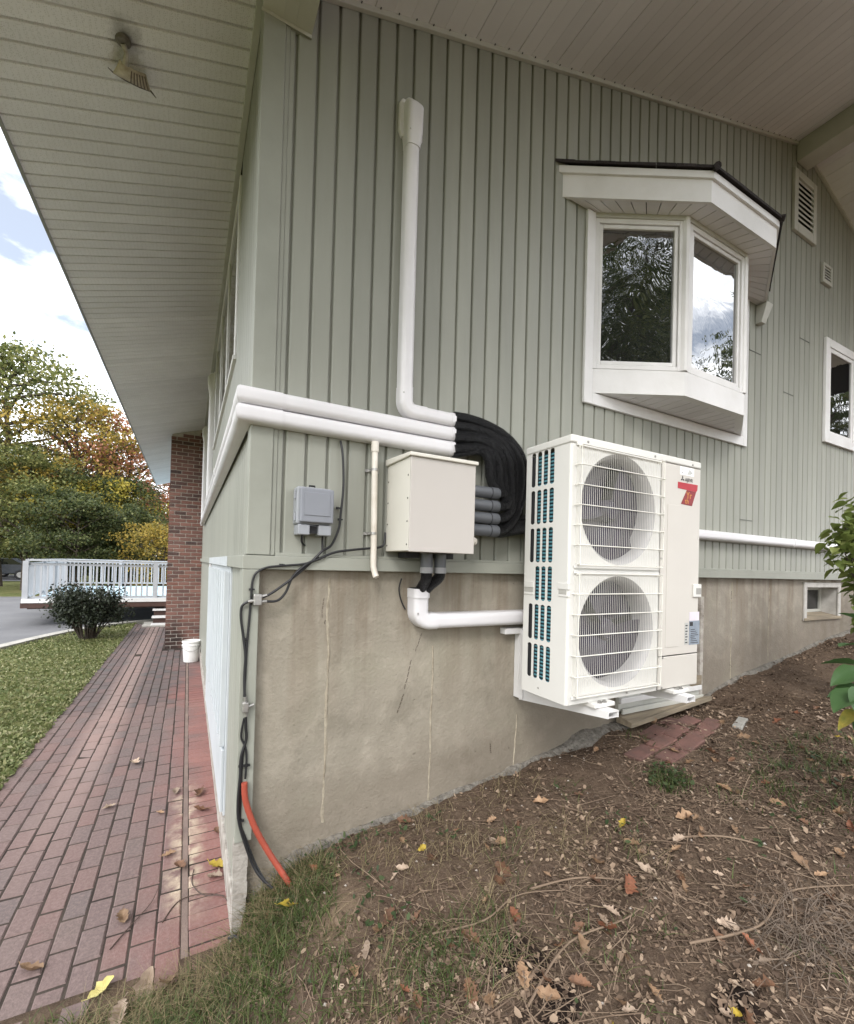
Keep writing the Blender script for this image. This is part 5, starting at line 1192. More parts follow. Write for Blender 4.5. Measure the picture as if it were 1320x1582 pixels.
# ------------------------------------------------------------------ cars far off
def car(name, x, y, z, mat, label, flip=1):
    t = thing(name, (x, y, z), label, 'car', 'cars parked beyond the drive')
    pr = [(-2.2, .35), (-2.22, .75), (-1.95, .95), (-1.1, 1.02), (-.55, 1.48), (.95, 1.52), (1.75, 1.05), (2.2, .98), (2.25, .40)]
    m = MB(); m.prism([(x + a * flip, y - .88, z + b) for a, b in pr], [(x + a * flip, y + .88, z + b) for a, b in pr]); m.build('body', mat, t, bevel=.06)
    for sd in (-.885, .885):
        for w in ([(-1.0, 1.04), (-.5, 1.42), (.15, 1.45), (.15, 1.06)], [(.22, 1.06), (.22, 1.45), (.9, 1.45), (1.5, 1.06)]):
            m = MB(); m.prism([(x + a * flip, y + sd - .004, z + b) for a, b in w], [(x + a * flip, y + sd + .004, z + b) for a, b in w]); m.build('window', GLASSD, t)
        for a in (-1.4, 1.4):
            m = MB(); m.lathe([(.02, -.1), (.33, -.1), (.34, .1), (.02, .1)], (x + a * flip, y + sd * .93, z + .33), 20, 'y'); wl_ = m.build('wheel', BLACK, t)
            m = MB(); m.lathe([(.02, -.104), (.2, -.104), (.2, -.101)], (x + a * flip, y + sd * .93, z + .33), 14, 'y'); m.build('rim', STEEL, wl_)
    m = MB(); m.box(x - 2.23 * flip - .02, y - .8, z + .66, x - 2.23 * flip + .05, y - .5, z + .78); m.build('headlight', STICK, t); m = MB(); m.box(x - 2.23 * flip - .02, y + .5, z + .66, x - 2.23 * flip + .05, y + .8, z + .78); m.build('headlight', STICK, t)
CARD = simple('dark_car_paint', (.050, .058, .075), None, 4, .25, spec=.6); CARS = simple('silver_car_paint', (.42, .43, .45), None, 4, .3, metal=.4)
car('parked_car', -12.1, 40.2, .03, CARD, 'dark car parked beyond the drive under the trees'); car('parked_car', -11.6, 43.6, .03, CARS, 'silver car half hidden behind the dark parked car')

# ------------------------------------------------------------------ vegetation
def quads(centers, size, aspect=1.6, up=.3, rng=None, fold=True):
    n = len(centers); rng = rng or np.random
    d = rng.normal(size=(n, 3)); d /= np.linalg.norm(d, axis=1)[:, None]
    nr = rng.normal(size=(n, 3)); nr[:, 2] += up * 3; nr -= (nr * d).sum(1)[:, None] * d; nr /= np.linalg.norm(nr, axis=1)[:, None]
    w = np.cross(nr, d); s = np.asarray(size) * rng.uniform(.65, 1.35, n)
    L = d * s[:, None]; Wd = w * (s / aspect)[:, None] * .55; Fd = nr * (s * .14)[:, None]
    c = np.asarray(centers)
    v = np.stack([c - L * .5, c - L * .02 + Wd - Fd, c + L * .5, c - L * .02 - Wd - Fd], 1).reshape(-1, 3)
    f = np.arange(4 * n).reshape(n, 4); return v, f
def np_mesh(name, v, f, mat, parent=None, loc=None):
    me = bpy.data.meshes.new(name); n = len(f); k_ = f.shape[1]
    me.vertices.add(len(v)); me.vertices.foreach_set('co', np.ascontiguousarray(v, dtype=np.float32).ravel())
    me.loops.add(n * k_); me.loops.foreach_set('vertex_index', np.ascontiguousarray(f, dtype=np.int32).ravel())
    me.polygons.add(n); me.polygons.foreach_set('loop_start', np.arange(0, n * k_, k_, dtype=np.int32)); me.polygons.foreach_set('loop_total', np.full(n, k_, dtype=np.int32))
    me.update(calc_edges=True); me.validate()
    if mat: me.materials.append(mat)
    o = bpy.data.objects.new(name, me); C.objects.link(o)
    if parent: o.parent = parent
    return o
def tree_proto(seed, H, R, base, nl, nleaf, leaf, lean=0.0):
    rng = np.random.RandomState(seed); rd = random.Random(seed)
    tr = MB(); top = Vector((lean * H, 0, H * .82)); tp = [Vector((0, 0, -.1))]
    for i in range(1, 7): u = i / 6; tp.append(Vector((lean * H * u + rd.gauss(0, .02) * H * .5, rd.gauss(0, .02) * H * .5, H * .82 * u)))
    tr.tube(tp, [H * .017 * (1 - .8 * i / 6) + .012 for i in range(7)], 8)
    cl = []
    for i in range(nl):
        u = base + (1 - base) * (i + rd.random()) / nl; s = tp[min(5, int(u * 6))].lerp(tp[min(6, int(u * 6) + 1)], u * 6 - int(u * 6) if u < 1 else 1)
        a = i * 2.4 + rd.uniform(-.5, .5); prof = math.sin(PI * min(1, max(.12, (u - base * .7) / (1.08 - base * .7)))) ** .6
        ln = R * prof * rd.uniform(.75, 1.1); dr = Vector((math.cos(a), math.sin(a), rd.uniform(.15, .6)))
        e = s + dr * ln; mid = s.lerp(e, .5) + Vector((0, 0, .08 * ln)); tr.tube([s, mid, e], [H * .006 + .008, H * .004 + .006, .006], 5, caps=False)
        cl += [(e, ln * .34), (mid.lerp(e, .5), ln * .30)]
        for j in range(3):
            q = mid + Vector((rd.gauss(0, .4), rd.gauss(0, .4), rd.uniform(-.1, .5))) * ln * .8; tr.tube([mid, q], [.012, .005], 4, caps=False); cl.append((q, ln * .26))
    cl.append((tp[-1] + Vector((0, 0, H * .06)), R * .3))
    per = max(1, nleaf // len(cl)); cs = []
    for c_, r in cl:
        p = rng.normal(size=(per, 3)); p /= np.linalg.norm(p, axis=1)[:, None]; p *= (rng.uniform(0, 1, (per, 1)) ** .55) * max(r, .25); p[:, 2] *= .62; cs.append(p + np.array(c_))
    v, f = quads(np.concatenate(cs), leaf, 1.7, .35, rng)
    return tr, v, f
protos = {}
def plant_tree(kind, x, y, z, s, rot, mat, label, group, name='tree', cat='tree'):
    spec = {'tall': (11, 14.0, 4.6, .28, 34, 15000, .19, .02), 'round': (12, 9.0, 3.6, .22, 32, 18000, .16, 0), 'bushy': (13, 6.5, 3.0, .08, 34, 20000, .15, 0), 'airy': (14, 11.0, 3.8, .3, 30, 10500, .16, .03), 'low': (15, 3.4, 2.2, .02, 26, 9000, .11, 0), 'spray': (16, 5.7, 2.3, .50, 16, 4200, .13, .04)}[kind]
    t = thing(name, (x, y, z), label, cat, group); t.rotation_euler = (0, 0, rot); t.scale = (s, s, s)
    if kind not in protos:
        tr, v, f = tree_proto(*spec)
        a = tr.build('trunk', TREEBARK, None, smooth=True, fix=False); b = np_mesh('crown', v, f, L_GREEN); protos[kind] = (a, b)
    else: a, b = [q.copy() for q in protos[kind]]; C.objects.link(a); C.objects.link(b)
    a.parent = t; b.parent = t
    b.material_slots[0].link = 'OBJECT'; b.material_slots[0].material = mat
    return t
G = 'trees beyond the deck and drive'
plant_tree('tall', -9.6, 31, 0, 1.08, .3, L_GREEN, 'tall green tree with a loose crown, highest of the trees beyond the deck', G)
plant_tree('tall', -15.5, 33, 0, 1.0, 2.1, L_GREEN, 'tall green tree at the outer edge of the woods beyond the drive', G)
plant_tree('airy', -5.9, 29, 0, 1.04, 1.2, L_GOLD, 'golden yellow green tree standing next to the tall green tree', G)
plant_tree('round', -7.6, 27.5, 0, .82, 2.2, L_GREEN, 'rounded olive green tree in front of the tall green tree', G)
plant_tree('airy', -3.5, 31, 0, .98, 4.0, L_RUST, 'russet tree showing just outside the edge of the eave', G)
plant_tree('airy', -1.6, 36, 0, .86, 5.0, L_RUST, 'russet tree beyond the brick pier, partly hidden by the eave', G)
plant_tree('round', -4.3, 27.5, 0, .74, .8, L_DARK, 'dark green round tree behind the deck, between russet and yellow crowns', G)
plant_tree('bushy', -4.9, 24.4, 0, .78, .4, L_DARK, 'dark bushy tree rising directly behind the far deck railing', G)
plant_tree('bushy', -3.1, 25.6, 0, .70, 1.9, L_DARK, 'dark leafy tree behind the deck close to the brick pier', G)
plant_tree('bushy', -11.6, 45, 0, 1.35, 3.3, L_GREEN, 'full green tree far behind the parked cars', G)
plant_tree('spray', -3.9, 27.2, 0, 1.10, 2.6, L_YELL, 'small bright yellow crowned tree behind the deck railing', G)
plant_tree('spray', -5.6, 26.4, 0, 1.02, .6, L_YELL, 'second small yellow crown, further from the brick pier', G)
plant_tree('low', -1.35, 23.0, 0, 1.0, .6, L_GOLD, 'small yellowing shrub tree beside the brick pier', G)
plant_tree('low', -16.5, 45.5, 0, 1.9, 2.9, L_PALE, 'pale green bush behind the parked cars at the lot edge', G)
plant_tree('bushy', -14.5, 34, 0, .8, 5.2, L_PALE, 'pale green tree at the rim of the woods past the drive', G)
plant_tree('round', -6.6, 33, 0, .85, 4.2, L_PALE, 'lighter green tree low in front of the far wood', G)
plant_tree('round', -20, 33, 0, 1.0, 1.4, L_GREEN, 'broad green tree farthest along the drive', G)
# dark mass of the wood behind them
rng = np.random.RandomState(5); n = 26000
cx_ = rng.uniform(-42, 8, n); cy_ = rng.uniform(52, 58, n) - (cx_ > -7) * 12; hh = 7.5 + 2.0 * np.sin(cx_ * .7) + 1.5 * np.sin(cx_ * 1.9 + 1); cz_ = rng.uniform(0, 1, n) ** .8 * hh
v, f = quads(np.stack([cx_, cy_, cz_], 1), .55, 1.5, .3, rng); o = np_mesh('woods', v, f, L_DARK); tag(o, 'dark far wood behind the trees', None, None, 'stuff')
# trees behind the photographer, seen in the window glass
G2 = 'trees facing the gable wall'
plant_tree('round', 1.6, -15.5, .3, 1.75, .5, L_DARK, 'dark tree mirrored in the angled pane of the bay window', G2)
plant_tree('tall', 5.0, -19.5, .4, 1.05, 1.5, L_DARK, 'tall dark tree mirrored at the edge of the angled bay pane', G2)
plant_tree('airy', 14.5, -9.5, .2, .80, 3.5, L_DARK, 'thin crowned tree mirrored in the front pane of the bay window', G2)
plant_tree('round', 19.5, -5.6, 1.2, 1.25, 2.5, L_DARK, 'rounded dark tree mirrored in the casement window near the gable vents', G2)

# dusky bush on the lawn
bu = thing('bush', (-2.1, 9.75, 0), 'dark twiggy bush on the lawn edge in front of the deck', 'bush')
rng = np.random.RandomState(3); br = MB(); cs = []
for i in range(60):
    a = rng.uniform(0, 2 * PI); e = Vector((math.cos(a) * rng.uniform(.15, .62), math.sin(a) * rng.uniform(.15, .55), rng.uniform(.45, 1.05))); s_ = Vector((math.cos(a) * .12, math.sin(a) * .1, 0)); md = s_.lerp(e, .5) + Vector((0, 0, .08))
    br.tube([s_ + Vector((-2.1, 9.75, 0)), md + Vector((-2.1, 9.75, 0)), e + Vector((-2.1, 9.75, 0))], [.012, .009, .004], 5, caps=False)
    for q, r in ((e, .13), (md.lerp(e, .6), .13)): cs.append(rng.normal(size=(60, 3)) * r * .75 + np.array(q))
br.build('branches', TREEBARK, bu); v, f = quads(np.concatenate(cs), .06, 1.8, .2, rng); np_mesh('foliage', v, f, L_BUSH, bu)

# broad-leaved plant and light shrub at the edge by the basement window
def big_leaf(m, base, d, L, Wd, droop, roll=0.0):
    d = Vector(d).normalized(); side = d.cross(UP); side = side.normalized() if side.length > .05 else Vector((1, 0, 0)); nn = side.cross(d).normalized()
    side, nn = side * math.cos(roll) + nn * math.sin(roll), nn * math.cos(roll) - side * math.sin(roll)
    N = 9; o = len(m.v); base = Vector(base)
    for i in range(N + 1):
        u = i / N; w = Wd * (math.sin(PI * min(1, u ** .75 * .98 + .02)) ** .85) * (1 - .15 * u); c = base + d * L * u - UP * droop * L * u * u + nn * .0
        for j, sgn in enumerate((-1, -.5, 0, .5, 1)): m.v.append(tuple(c + side * w * sgn + nn * (abs(sgn) * w * .34 + .012 * L * math.sin(u * 22) * abs(sgn))))
    for i in range(N):
        for j in range(4): m.f.append((o + i * 5 + j, o + i * 5 + j + 1, o + i * 5 + j + 6, o + i * 5 + j + 5))
rd = random.Random(4)
hy = thing('leafy_plant', (2.75, -1.25, .6), 'broad leaved green plant growing from the dirt below the basement window', 'plant')
root = Vector((2.72, -1.30, .60)); st = MB(); nleaf_ = 0
lm_ = []
leaves = [((2.673, -1.257, 1.435), (-0.887, 0.249, 0.223), 0.2), ((2.609, -1.278, 1.321), (-0.884, 0.361, -0.077), 0.21), ((2.752, -1.244, 1.523), (-0.387, 0.548, 0.487), 0.17), ((2.557, -1.306, 1.227), (-0.79, 0.537, 0.126), 0.2), ((2.457, -1.31, 1.26), (-0.935, 0.161, -0.148), 0.22), ((2.41, -1.307, 1.282), (-0.545, -0.275, -0.565), 0.19), ((2.496, -1.329, 1.168), (-0.629, -0.116, -0.618), 0.2), ((2.634, -1.292, 1.382), (0.028, -0.582, 0.302), 0.2), ((2.539, -1.353, 1.286), (0.299, -0.501, 0.21), 0.2), ((2.815, -1.277, 1.493), (0.447, -0.013, 0.413), 0.18), ((2.459, -1.367, 1.213), (-0.202, -0.8, -0.204), 0.2), ((2.648, -1.243, 1.34), (-0.157, 0.765, 0.094), 0.16), ((2.824, -1.227, 1.583), (-0.535, 0.06, 0.584), 0.15), ((2.728, -1.343, 1.385), (0.664, -0.243, 0.32), 0.2)]   # leaf base, direction, length
for (p, fw, L) in leaves:
    p = Vector(p); st.tube([root + Vector((rd.gauss(0, .03), rd.gauss(0, .03), 0)), root.lerp(p, .55) + Vector((rd.gauss(0, .02), 0, .06)), p], [.007, .005, .003], 6)
    q = MB(); big_leaf(q, p, fw, L, L * .34, .22, rd.uniform(-.4, .4)); q.build('leaf', L_HYD, hy, smooth=True, fix=False)
st.build('stem', simple('green_stem', (.10, .13, .04), (.14, .10, .05), 10, .5), hy, smooth=True)
q = MB(); big_leaf(q, (2.452, -1.306, 1.173), (-0.617, 0.331, -0.369), .13, .045, .25); q.build('leaf', simple('yellowing_leaf', (.42, .33, .06), (.20, .22, .05), 20, .5), hy, smooth=True, fix=False, label='yellowing lower leaf')
sb = thing('shrub', (4.15, -.9, .75), 'light green leafy shrub reaching in front of the duct and basement window', 'shrub')
st = MB(); q = MB(); root = Vector((4.1, -.95, .72)); rng = np.random.RandomState(8)
anchors = [(3.916, -0.856, 2.254), (3.792, -0.846, 2.178), (3.651, -0.826, 2.104), (3.768, -0.888, 2.042), (3.608, -0.858, 1.992), (3.828, -0.919, 1.956), (3.63, -0.869, 1.885), (3.774, -0.888, 1.824), (3.978, -0.889, 2.143), (3.787, -0.842, 2.089), (3.785, -0.893, 1.715), (3.812, -0.905, 1.607), (3.709, -0.909, 1.78), (3.822, -0.91, 1.498), (3.913, -0.9, 1.384), (3.675, -0.893, 1.908), (3.758, -0.884, 2.129), (4.026, -0.91, 1.874), (4.014, -0.91, 2.28), (3.931, -0.971, 1.742), (3.894, -0.846, 2.321), (3.574, -0.84, 1.982)]
for p in anchors:
    p = Vector(p); st.tube([root, root.lerp(p, .6) + Vector((0, 0, .1)), p], [.012, .007, .003], 6, caps=False)
    for j in range(22):
        c_ = p + Vector(tuple(rng.normal(size=3) * .05)); a = rng.uniform(0, 2 * PI); dd_ = Vector((math.cos(a), math.sin(a), rng.uniform(-.7, .2)))
        big_leaf(q, c_, dd_, rng.uniform(.055, .095), rng.uniform(.022, .034), .3, rng.uniform(-.6, .6))
st.build('stem', TREEBARK, sb, smooth=True); q.build('foliage', L_SHRUB, sb, smooth=True, fix=False)

# ------------------------------------------------------------------ grass
def chips(c, size, rng, N=6):
    c = np.asarray(c); n = len(c); a0 = rng.uniform(0, 2 * PI, n); asp = rng.uniform(.28, .9, n); sz = size * rng.uniform(.25, 1.25, n) ** 1.3; tx, ty = rng.normal(0, .35, n), rng.normal(0, .35, n); cu = rng.uniform(-.5, 1.1, n)
    V = [np.zeros((n, 3))]
    for j in range(N):
        r = rng.uniform(.55, 1.25, n); a = 2 * PI * j / N; px, py = np.cos(a) * r, np.sin(a) * r * asp; V.append(np.stack([px, py, cu * (py ** 2) * .9 + .25 * cu * px ** 2], 1))
    V = np.stack(V, 1); x = V[..., 0] * np.cos(a0)[:, None] - V[..., 1] * np.sin(a0)[:, None]; y = V[..., 0] * np.sin(a0)[:, None] + V[..., 1] * np.cos(a0)[:, None]; z = V[..., 2] + x * tx[:, None] + y * ty[:, None]
    V = np.stack([x, y, z], -1) * sz[:, None, None] + c[:, None, :]; b = np.arange(n)[:, None, None] * (N + 1); F = np.array([[0, 1 + j, 1 + (j + 1) % N] for j in range(N)])[None] + b
    return V.reshape(-1, 3), F.reshape(-1, 3)
def blades(pts, h, w, lean, mat, name, label, rng, seg=3):
    n = len(pts); a = rng.uniform(0, 2 * PI, n); hh = h * rng.uniform(.5, 1.3, n); ln = lean * rng.uniform(.3, 1.5, n) * hh
    dx, dy = np.cos(a), np.sin(a); wx, wy = -dy * w, dx * w; V = []
    for i in range(seg + 1):
        u = i / seg; cx = pts[:, 0] + dx * ln * u * u; cy = pts[:, 1] + dy * ln * u * u; cz = pts[:, 2] + hh * (u - .35 * u * u * np.minimum(1, ln / hh)) - .006; ww = (1 - u * .92)
        V += [np.stack([cx - wx * ww, cy - wy * ww, cz], 1), np.stack([cx + wx * ww, cy + wy * ww, cz], 1)]
    V = np.stack(V, 1).reshape(-1, 3); b = np.arange(n)[:, None] * (2 * (seg + 1)); F = np.concatenate([b + np.array([[2 * i, 2 * i + 1, 2 * i + 3, 2 * i + 2]]) for i in range(seg)], 0)
    o = np_mesh(name, V, F, mat); return tag(o, label, None, None, 'stuff')
rng = np.random.RandomState(21)
def scatter(n, x0, x1, y0, y1, dens):
    out = []
    while len(out) < n:
        x = rng.uniform(x0, x1); y = rng.uniform(y0, y1)
        if rng.uniform() < dens(x, y): out.append((x, y, ground_z(x, y)))
    return np.array(out)
def patch(cx, cy, rx, ry):
    return lambda x, y: max(0, 1 - ((x - cx) / rx) ** 2 - ((y - cy) / ry) ** 2) ** .8
GP = []
GP.append(scatter(2400, -1.1, .35, -.75, .035, lambda x, y: smooth01((-y + .03 + .07 * fnoise(x * 8, 3)) / .12) * (.35 + .65 * smooth01((-y - .12) / .2)) * max(0, min(1, .75 + .9 * fnoise(x * 4, y * 4, 5)))))
GP.append(scatter(2600, -.85, .12, -.6, .03, lambda x, y: smooth01((-y + .02 + .08 * fnoise(x * 9, 3.3)) / .08) * max(.12, min(1, .6 + .9 * fnoise(x * 5, y * 5, 7)))))
GP.append(scatter(1300, .0, .45, -.5, .0, patch(.14, -.16, .28, .26)))
GP.append(scatter(550, .2, 1.1, -.95, -.5, patch(.62, -.78, .34, .2)))
GP.append(scatter(260, 1.9, 2.4, -.8, -.4, patch(2.12, -.62, .13, .12)))
GP.append(scatter(900, 2.0, 3.6, -1.5, -.7, lambda x, y: max(0, patch(3.0, -1.0, .7, .4)(x, y) * max(0, .3 + 1.2 * fnoise(x * 5, y * 5, 9)))))
GP.append(scatter(450, .2, 3.0, -1.6, -.1, lambda x, y: max(0, fnoise(x * 3.3, y * 3.3, 12) - .12) * 1.6))
blades(np.concatenate(GP), .066, .0027, .9, L_GRASS, 'grass', 'green grass tufts on the dirt slope and by the corner', rng)
dg = scatter(3000, -.6, 1.6, -1.0, -.02, lambda x, y: max(patch(.14, -.10, .24, .16)(x, y), .6 * patch(-.15, -.12, .5, .2)(x, y), .22 * max(0, fnoise(x * 4, y * 4, 15) + .25)))
blades(dg, .085, .0015, 1.6, L_DRY, 'dry_grass', 'straw coloured dead grass by the corner and over the dirt', rng)
# small clover-like weeds
wd_ = np.concatenate([scatter(420, 2.2, 3.5, -1.4, -.6, patch(3.0, -.95, .7, .42)), scatter(330, 1.98, 2.3, -.75, -.45, patch(2.13, -.6, .14, .12)), scatter(240, .1, .9, -.95, -.1, lambda x, y: max(0, fnoise(x * 5, y * 5, 31) - .05)), scatter(220, .25, 1.0, -.3, -.03, lambda x, y: max(0, fnoise(x * 7, y * 7, 33))), scatter(260, .4, 3, -1.6, -.2, lambda x, y: max(0, fnoise(x * 4, y * 4, 35) - .1))])
wd_[:, 2] += rng.uniform(.008, .05, len(wd_)); wd_ = wd_[rng.permutation(len(wd_))[:1000]]; v, f = chips(wd_, .0125, rng); tag(np_mesh('weeds', v, f, L_WEED), 'small dark weeds spotted over the dirt', None, None, 'stuff')
# lawn: many small leaves
n = 52000; u = rng.uniform(0, 1, n); ly = -.3 + 13.3 * u ** 1.5; lx = -1.43 - rng.uniform(0, 1, n) ** 1.2 * (2.4 + 1.2 * u)
kx = np.array([q[0] for q in kc]); ky = np.array([q[1] for q in kc]); lim = np.interp(ly, ky, kx); keep = (lx > lim + .12) | (ly < 6.5)
keep &= ~((lx < -3.6) & (ly > 7))
lx, ly = lx[keep], ly[keep]
v, f = quads(np.stack([lx, ly, np.full(len(lx), .006) + rng.uniform(0, .022, len(lx))], 1), .040, 1.7, .5, rng); tag(np_mesh('lawn', v, f, L_LAWN), 'short leafy lawn beside the brick walk', None, None, 'stuff')
gl = np.stack([lx, ly, np.full(len(lx), .0)], 1)[::2]; gl = gl[rng.permutation(len(gl))[:16000]]
blades(gl, .045, .0030, .9, L_LAWN, 'lawn_grass', 'short grass blades of the lawn', rng, 2)

# ------------------------------------------------------------------ litter, twigs, stones
n = 36000; P_ = scatter(n, -.1, 5.9, -1.75, .0, lambda x, y: min(1, max(.16, .40 + .75 * fnoise(x * 1.7, y * 1.7, 41) + .35 * smooth01((-y - .35) / .6)) * (.25 + .75 * smooth01((x + .1) / .5))))
P_[:, 2] += rng.uniform(.003, .014, n); v, f = chips(P_, .0108, rng); tag(np_mesh('leaf_litter', v, f, L_LITTER), 'crumbled dry leaf litter over the dirt', None, None, 'stuff')
m = MB()
for i in range(7500):
    while True:
        x = rng.uniform(.0, 4.0); y = rng.uniform(-1.75, -.04)
        if rng.uniform() < .12 + .8 * smooth01((-y - .25) / .6) * max(.15, .55 + .8 * fnoise(x * 2, y * 2, 51)): break
    a = rng.uniform(0, PI); L = rng.uniform(.02, .10) * (3.2 if rng.uniform() < .13 else 1); c_ = rng.uniform(-.25, .25); pts = []
    for j in range(4):
        u = j / 3 - .5; px = x + math.cos(a) * L * u - math.sin(a) * L * c_ * (u * u); py = y + math.sin(a) * L * u + math.cos(a) * L * c_ * (u * u); pts.append((px, min(py, -.015), ground_z(px, min(py, -.015)) + .004 + rng.uniform(0, .012)))
    m.tube(pts, rng.uniform(.0006, .0013) * (1.7 if L > .14 else 1), 3, caps=False)
o = m.build('twigs', L_TWIG, None, fix=False); tag(o, 'fine dry twigs and straw strewn on the dirt', None, None, 'stuff')
m = MB()
for i in range(11000):
    x = rng.uniform(.0, 5.9); y = rng.uniform(-1.75, -.01); r = .0022 + .008 * rng.uniform() ** 3; z = ground_z(x, y); q = rng.uniform(.6, 1.3, 6) * r
    o_ = len(m.v); m.v += [(x + q[0], y, z), (x - q[1], y + q[2] * .3, z), (x, y + q[2], z), (x + .2 * r, y - q[3], z), (x, y, z + q[4] * .9), (x, y, z - r)]; m.f += [(o_ + 4, o_, o_ + 2), (o_ + 4, o_ + 2, o_ + 1), (o_ + 4, o_ + 1, o_ + 3), (o_ + 4, o_ + 3, o_)]
tag(m.build('soil_crumbs', simple('soil_crumb', (.085, .060, .045), (.15, .11, .08), 7, .95), None, fix=False), 'crumbs of brown soil over the slope', None, None, 'stuff')
m = MB(); n_ = 420
for i in range(n_):
    x = rng.uniform(.1, 4.0); y = rng.uniform(-1.7, -.02); r = .003 + .006 * rng.uniform() ** 2.5; z = ground_z(x, y)
    o_ = len(m.v); m.v += [(x + r * 1.2, y, z), (x - r, y + r * .2, z), (x, y + r, z), (x + .2 * r, y - r * 1.1, z), (x, y, z + r * .9), (x, y, z - r)]; m.f += [(o_ + 4, o_, o_ + 2), (o_ + 4, o_ + 2, o_ + 1), (o_ + 4, o_ + 1, o_ + 3), (o_ + 4, o_ + 3, o_)]
tag(m.build('pebbles', simple('pebble', (.28, .24, .20), (.42, .38, .34), 9, .8), None, fix=False), 'small stones on the dirt', None, None, 'stuff')
m = MB()
for i in range(170):
    cx0, cy0 = 1.72 + rng.normal() * .10, -1.40 + rng.normal() * .07; a = rng.uniform(0, 2 * PI); pts = []
    L = rng.uniform(.05, .22); cv = rng.uniform(-2.5, 2.5)
    for j in range(6):
        u = j / 5; b = a + cv * u; cx0 += math.cos(b) * L / 5; cy0 += math.sin(b) * L / 5; pts.append((cx0, cy0, ground_z(cx0, cy0) + .006 + .05 * rng.uniform() * math.sin(PI * u)))
    m.tube(pts, rng.uniform(.0006, .0018), 3, caps=False)
tag(m.build('root_tangle', simple('dead_root', (.155, .118, .09), (.085, .065, .05), 20, .9), None, fix=False), 'tangle of pale dead roots on the dirt', None, None, 'stuff')
# longer sticks as things of their own
sticks = [([(1.05, -.72), (1.25, -.80), (1.42, -.95), (1.55, -1.15)], .0045, 'long thin stick lying across the litter, down the dirt slope'),
          ([(.62, -.66), (.80, -.74), (.98, -.72), (1.16, -.80)], .004, 'thin crooked twig on bare dirt near the grass tuft'),
          ([(1.75, -.85), (1.95, -1.0), (2.05, -1.2), (1.98, -1.42)], .005, 'curved brown vine stem on the littered slope'),
          ([(1.5, -.42), (1.56, -.56), (1.50, -.70)], .003, 'slender bent twig on the bare dirt below the heat pump'),
          ([(.75, -1.05), (1.0, -.98), (1.3, -1.02), (1.6, -.96)], .0045, 'pale straight stick near the bottom of the dirt slope'),
          ([(1.35, -1.2), (1.6, -1.3), (1.85, -1.28), (2.1, -1.4)], .005, 'brown stick among the curled leaves')]
for pts, r, lab in sticks:
    pp = smooth_path([(x, y, ground_z(x, y) + .012 + .006 * math.sin(i * 2.1)) for i, (x, y) in enumerate(pts)], 6); m = MB(); m.tube(pp, [r * (1 - .6 * i / len(pp)) for i in range(len(pp))], 6); tag(m.build('stick', L_TWIG, None, smooth=True), lab, 'stick', 'sticks on the slope')
for pts, r, lab in [([(-.50, .30, .004), (-.44, .40, .006), (-.36, .52, .012), (-.33, .60, .03)], .003, 'straight dark twig beneath an oak leaf on the pavers'),
                    ([(-.30, .37, .004), (-.24, .48, .006), (-.16, .50, .006), (-.08, .47, .006), (-.02, .42, .01)], .003, 'curved dark twig across the double joint of the pavers'),
                    ([(-.16, .72, .006), (-.17, .60, .006), (-.12, .48, .008), (-.03, .42, .012), (.0, .30, .02)], .003, 'long looping twig on the pavers by the corner')]:
    pp = smooth_path(pts, 6); m = MB(); m.tube(pp, [r * (1 - .5 * i / len(pp)) for i in range(len(pp))], 6); tag(m.build('twig', simple('dark_twig', (.07, .045, .035), None), None, smooth=True), lab, 'twig', 'twigs on the pavers')
# red slab remnants in the dirt under the unit
rdm = random.Random(9); base = None
for i, (x, y, a, sx) in enumerate([(2.28, -.33, .12, 1), (2.50, -.31, .10, 1), (2.72, -.26, .14, 1), (2.95, -.20, .08, 1), (2.40, -.45, .12, 1), (2.62, -.42, .10, 1), (2.85, -.36, .13, 1), (3.05, -.31, .2, 1), (2.60, -.19, .1, 1), (2.82, -.14, .1, 1)]):
    if base is None:
        m = MB(); m.box(-.105, -.055, -.05, .105, .055, 0); base = m.build('brick_paver', simple('old_red_paver', (.175, .088, .072), (.11, .064, .053), 9, .9, bump=.003, bscale=80, rand=.25), None, bevel=.006); o = base
    else: o = base.copy(); C.objects.link(o)
    o.location = (x, y, ground_z(x, y, False) + .017 + rdm.uniform(-.006, .006)); o.rotation_euler = (rdm.gauss(0, .03), -.10 + rdm.gauss(0, .04), a + rdm.gauss(0, .02))
    tag(o, 'old red paver sunk in the dirt below the heat pump', 'paver', 'old red pavers in the dirt')
m = MB(); m.box(-.11, -.03, -.03, .11, .03, .0); o = m.build('brick_paver', KERB, None, bevel=.006); o.location = (3.22, -.42, ground_z(3.22, -.42) + .02); o.rotation_euler = (0, -.05, .3); tag(o, 'greyish loose brick lying past the old red pavers', 'paver')

